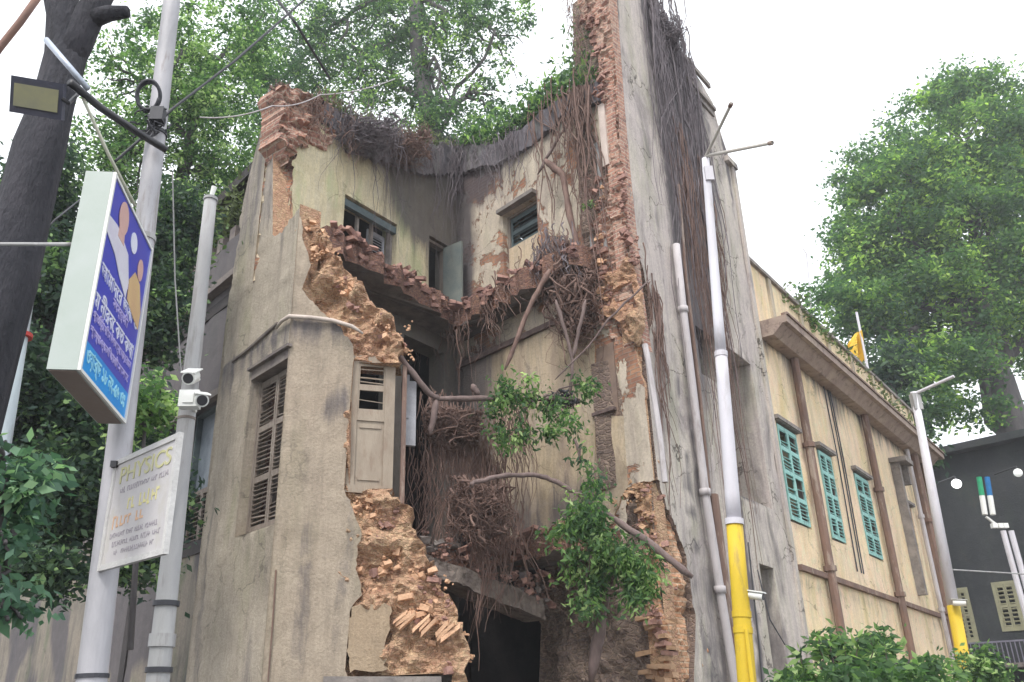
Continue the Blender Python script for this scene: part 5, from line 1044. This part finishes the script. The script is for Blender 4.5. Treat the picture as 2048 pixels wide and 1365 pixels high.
dangling('hanging_roots', IR, [(800, 650), (900, 660), (1000, 660)], 110, (.2, 1.6), (.005, .016), m_root, 'thin roots dangling from the torn second floor', (.5, .9), .15)
CP = Plane((0, 14.2), (1, .1), (0, -1))
dangling('hanging_roots', CP, [(800, 900), (900, 880), (980, 900)], 230, (.3, 1.4), (.005, .018), m_root, 'reddish root mop hanging in the middle of the open rooms', (-.3, .3), .3)
dangling('hanging_roots', CP, [(840, 800), (930, 830), (1050, 830)], 260, (.6, 2.6), (.004, .016), m_root, 'dark brown root veil behind the level branch', (-.9, -.3), .3)
dangling('hanging_roots', CP, [(830, 960), (900, 1000), (1040, 1020)], 170, (.4, 1.8), (.004, .014), m_root, 'short brown root strands over the lower rubble ledge', (-.8, -.1), .5)
dangling('hanging_roots', CP, [(965, 930), (1010, 940)], 70, (1.2, 3.0), (.008, .026), m_root, 'long thick strand of roots falling past the fallen beam', (-.12, .12), .06)
dangling('hanging_roots', WR, [(1290, -10), (1312, 30), (1345, 80), (1385, 160)], 400, (.6, 9.5), (.003, .026), m_root2, 'dense grey blue mat of roots pouring down the tall street wall', (.01, .13), .05, wob=.13, vs=.8)
dangling('hanging_roots', WR, [(1340, 300), (1385, 360), (1420, 420)], 150, (2.0, 8.5), (.004, .018), m_root, 'brown vines clinging lower on the tall street wall', (.02, .12), .05, wob=.1, vs=.6)
dangling('hanging_roots', WR, [(1262, 420), (1300, 560), (1330, 700)], 26, (1.5, 6), (.01, .02), m_root, 'scattered crooked roots crossing the pale plaster edge', (.02, .06), .25, wob=.2)
dangling('hanging_roots', IR, [(1160, 20), (1180, 60)], 26, (.6, 2.6), (.006, .014), m_root, 'wisps of root hanging off the very top of the brick wall end', (.1, .5), .08)
# root mats: matted lumps from which they hang
def mat_lump(name, C, rad, mat, label, n=14, par=None):
    mb = MB(); C = Vector(C)
    for _ in range(n):
        a = C + Vector([random.uniform(-1, 1) * rad[i] for i in range(3)]); b = C + Vector([random.uniform(-1, 1) * rad[i] for i in range(3)]); b.z -= random.random() ** 2 * rad[2] * 1.2; b.x = a.x + (b.x - a.x) * .6; limb(mb, a, b, random.uniform(.004, .01) if random.random() < .85 else random.uniform(.02, .04), .004, .7, 5, 10)
    return tag(mb.build(name, mat, None, base=C, smooth=True), label, 'roots')
mat_lump('root_mass', at(1150, 590, 14.6), (.35, .3, .75), m_root, 'matted purple brown root knot on the inner right wall', 420)
mat_lump('root_mass', at(905, 850, 14.0), (.5, .3, .28), m_root, 'tangled root mass caught under the slanting timber', 380)
mat_lump('root_mass', at(960, 1010, 13.9), (.5, .35, .5), m_root, 'dark brown root tangle choking the lower half of the cavity', 260)
mat_lump('root_mass', at(1120, 800, 14.0), (.28, .2, .14), m_black, 'black lump of rotted roots beside the hanging leaves', 120)
mat_lump('root_mass', at(720, 265, 15.0), (.8, .4, .35), m_root2, 'dark root tangle lying on the left roof edge', 330)
mat_lump('root_mass', at(800, 290, 16.0), (.7, .4, .4), m_root, 'reddish root tangle at the lowest dip of the roof edge', 300)
mat_lump('root_mass', at(1322, 70, 16.0), (.42, .4, .45), m_root2, 'bushy root head sitting on top of the tall street wall', 300)
mat_lump('root_mass', at(560, 190, 13.9), (.22, .2, .25), m_root, 'dry weed tuft on top of the left broken brick end', 160)
# fallen timber and bare branches
def branch(P, r0, r1, label, mat=m_branch):
    mb = MB(); P = [Vector(p) for p in P]; Q = []
    for i in range(len(P) - 1):
        for k in range(5): Q.append(P[i].lerp(P[i + 1], k / 5) + Vector([random.uniform(-.012, .012) for _ in range(3)]))
    Q.append(P[-1]); mb.tube(Q, [(r0 + (r1 - r0) * i / (len(Q) - 1)) * random.uniform(.82, 1.15) * (.45 if i in (0, len(Q) - 1) else 1) for i in range(len(Q))], 8); return tag(mb.build('bare_branch', mat, None, base=P[0], smooth=True), label, 'branch')
branch([at(790, 700, 13.2), at(850, 780, 13.4), at(880, 800, 13.5)], .05, .045, 'slanting timber from the door top into the room')
branch([at(868, 798, 13.5), at(960, 798, 13.6), at(1160, 800, 13.9)], .05, .04, 'dark level branch crossing the open room')
branch([at(874, 800, 13.5), at(860, 870, 13.5)], .06, .05, 'short pale stub hanging from the forked timber')
branch([at(945, 770, 13.6), at(958, 790, 13.6)], .06, .05, 'tiny broken stump on the level branch')
branch([at(940, 975, 13.2), at(948, 965, 13.2), at(1000, 953, 13.3), at(1070, 950, 13.4), at(1110, 962, 13.4), at(1150, 985, 13.3)], .035, .045, 'bowed dark branch across the middle of the opening')
branch([at(1150, 985, 13.2), at(1215, 1030, 13.0), at(1290, 1080, 12.8), at(1385, 1155, 12.6)], .04, .06, 'straight dark branch sloping down to the right wall')
branch([at(1112, 600, 13.8), at(1130, 660, 13.8), at(1145, 720, 13.8), at(1140, 790, 13.8)], .035, .03, 'left arm of the V shaped roots above the leaves')
branch([at(1172, 600, 13.8), at(1158, 660, 13.8), at(1145, 720, 13.8)], .035, .03, 'right arm of the V shaped roots above the leaves')
branch([at(1190, 190, 14.4), at(1120, 270, 14.9), at(1075, 350, 15.3)], .03, .03, 'dark pole leaning from the roof across the inner wall')
branch([at(1090, 320, 15.0), at(1125, 350, 14.8), at(1140, 430, 14.7), at(1158, 510, 14.5)], .075, .06, 'curved pinkish root trunk pressed to the inner right wall', m_root)
branch([at(1100, 540, 14.3), at(1060, 610, 14.3), at(1010, 740, 14.3)], .06, .04, 'long root strand slanting down from the root knot', m_root)
branch([at(1300, 560, 13.5), at(1215, 640, 13.5), at(1180, 690, 13.6), at(1110, 760, 13.7)], .02, .015, 'thin vine slanting from the wall end to the leaves')
branch([at(1180, 1365, 13.6), at(1210, 1200, 13.4), at(1195, 1120, 13.3)], .09, .06, 'stem in shade rising from below to the leafy cluster')
# leafy clusters hanging in the opening
def cluster(label, blobs, n, per, rad, size, mat, stem):
    t = thing('hanging_foliage', blobs[0][0], label, 'plant'); P, tn = clumps(blobs, n, per, rad, .9, .1); leaves('leaves', P, size, mat, t, tint=tn, droop=1.0, aspect=.38)
    mb = MB()
    for b in blobs: limb(mb, stem, b[0], .025, .01, .3, 6)
    mb.build('stems', m_branch, t, smooth=True)
cluster('loose green leaf cluster on the level branch in the upper opening', [E(1010, 800, 42, 40, 13.5, .3), E(1060, 790, 50, 36, 13.5, .3), E(1030, 860, 50, 35, 13.5, .3), E(1120, 840, 45, 45, 13.5, .3), E(1170, 770, 25, 35, 13.6, .2, .6)], 120, 26, .15, .115, lf_br, at(1060, 800, 13.6))
cluster('large drooping bright leaf cluster low in the opening', [E(1170, 1010, 45, 50, 13.0, .35), E(1150, 1070, 60, 50, 13.0, .35), E(1225, 1100, 65, 55, 12.9, .35), E(1180, 1150, 60, 45, 13.0, .35), E(1280, 1130, 45, 50, 12.9, .3), E(1275, 1190, 35, 30, 12.9, .25, .9), E(1170, 1210, 30, 40, 13.1, .25, .9)], 270, 30, .16, .12, lf_br, at(1180, 1060, 13.1))
cluster('thin trailing leafy strand between the two leaf clusters', [E(1160, 920, 22, 30, 13.2, .2), E(1190, 960, 25, 30, 13.2, .2)], 26, 14, .10, .12, lf_mid, at(1150, 880, 13.3))
cluster('tiny green sprig by the upper doorway', [E(1178, 410, 14, 14, 14.3, .1)], 8, 14, .06, .08, lf_br, at(1180, 420, 14.3))
# growth along the roof edge
def moss(label, pl, pts, n, spread, size, mat, off=(-.3, .2), h=.4):
    P0 = [pl.p(x, y) for x, y in pts]; C = []
    for _ in range(n):
        i = random.randrange(len(P0) - 1); p = P0[i].lerp(P0[i + 1], random.random()); C.append(tuple(p + pl.n * random.uniform(*off) + Vector((random.gauss(0, spread), 0, abs(random.gauss(0, h)) - .1))))
    o = leaves('roof_weeds', C, size, mat, None, base=P0[0], aspect=.4, droop=-.6); return tag(o, label, 'plant')
moss('green weeds growing along the right hand roof edge over the corner', IR, [(925, 290), (990, 280), (1060, 244), (1110, 200), (1190, 165)], 3600, .1, .16, lf_mid, h=.38)
moss('pale moss fringe on the left hand roof edge', IL, [(640, 205), (700, 235), (760, 262), (840, 285), (912, 292)], 1600, .08, .12, lf_dull, h=.16)
moss('wispy twigs of leaf against the sky beside the tall brick end', IR, [(1120, 195), (1150, 150), (1165, 60)], 260, .15, .13, lf_mid, h=.5)
moss('weeds rooted on the far parapet of the yellow building', YW, [(1560, 600), (1700, 730), (1830, 870)], 1500, .15, .2, lf_dull, (-.4, .1), .3)
moss('fringe of dry growth on the rear wing roof edge', WG, [(495, 405), (420, 490), (330, 580), (250, 650)], 2600, .12, .16, lf_dull, (-.5, .2), .4)

GR = {'hanging_roots': 'aerial roots hanging off the ruin', 'root_mass': 'matted root masses on the ruin', 'bare_branch': 'bare branches and timbers', 'street_pole': 'grey street poles at the left', 'security_camera': 'white security cameras on the poles', 'lamp_pole': 'white and yellow lamp poles', 'globe_lamp': 'globe lamps by the dark building', 'background_tree': 'trees behind the ruin', 'street_tree': 'trees at the right', 'hanging_foliage': 'leafy clusters hanging in the open rooms', 'roof_weeds': 'weeds along roof edges', 'bush': 'bushes by the yellow building', 'shrub': 'leafy shrubs at the left', 'cable': 'overhead cables and wires', 'angle_arm': 'steel arms by the floodlight'}
for o in list(COL.objects):
    k = o.name.split('.')[0]
    if o.parent is None and k in GR: o['group'] = GR[k]
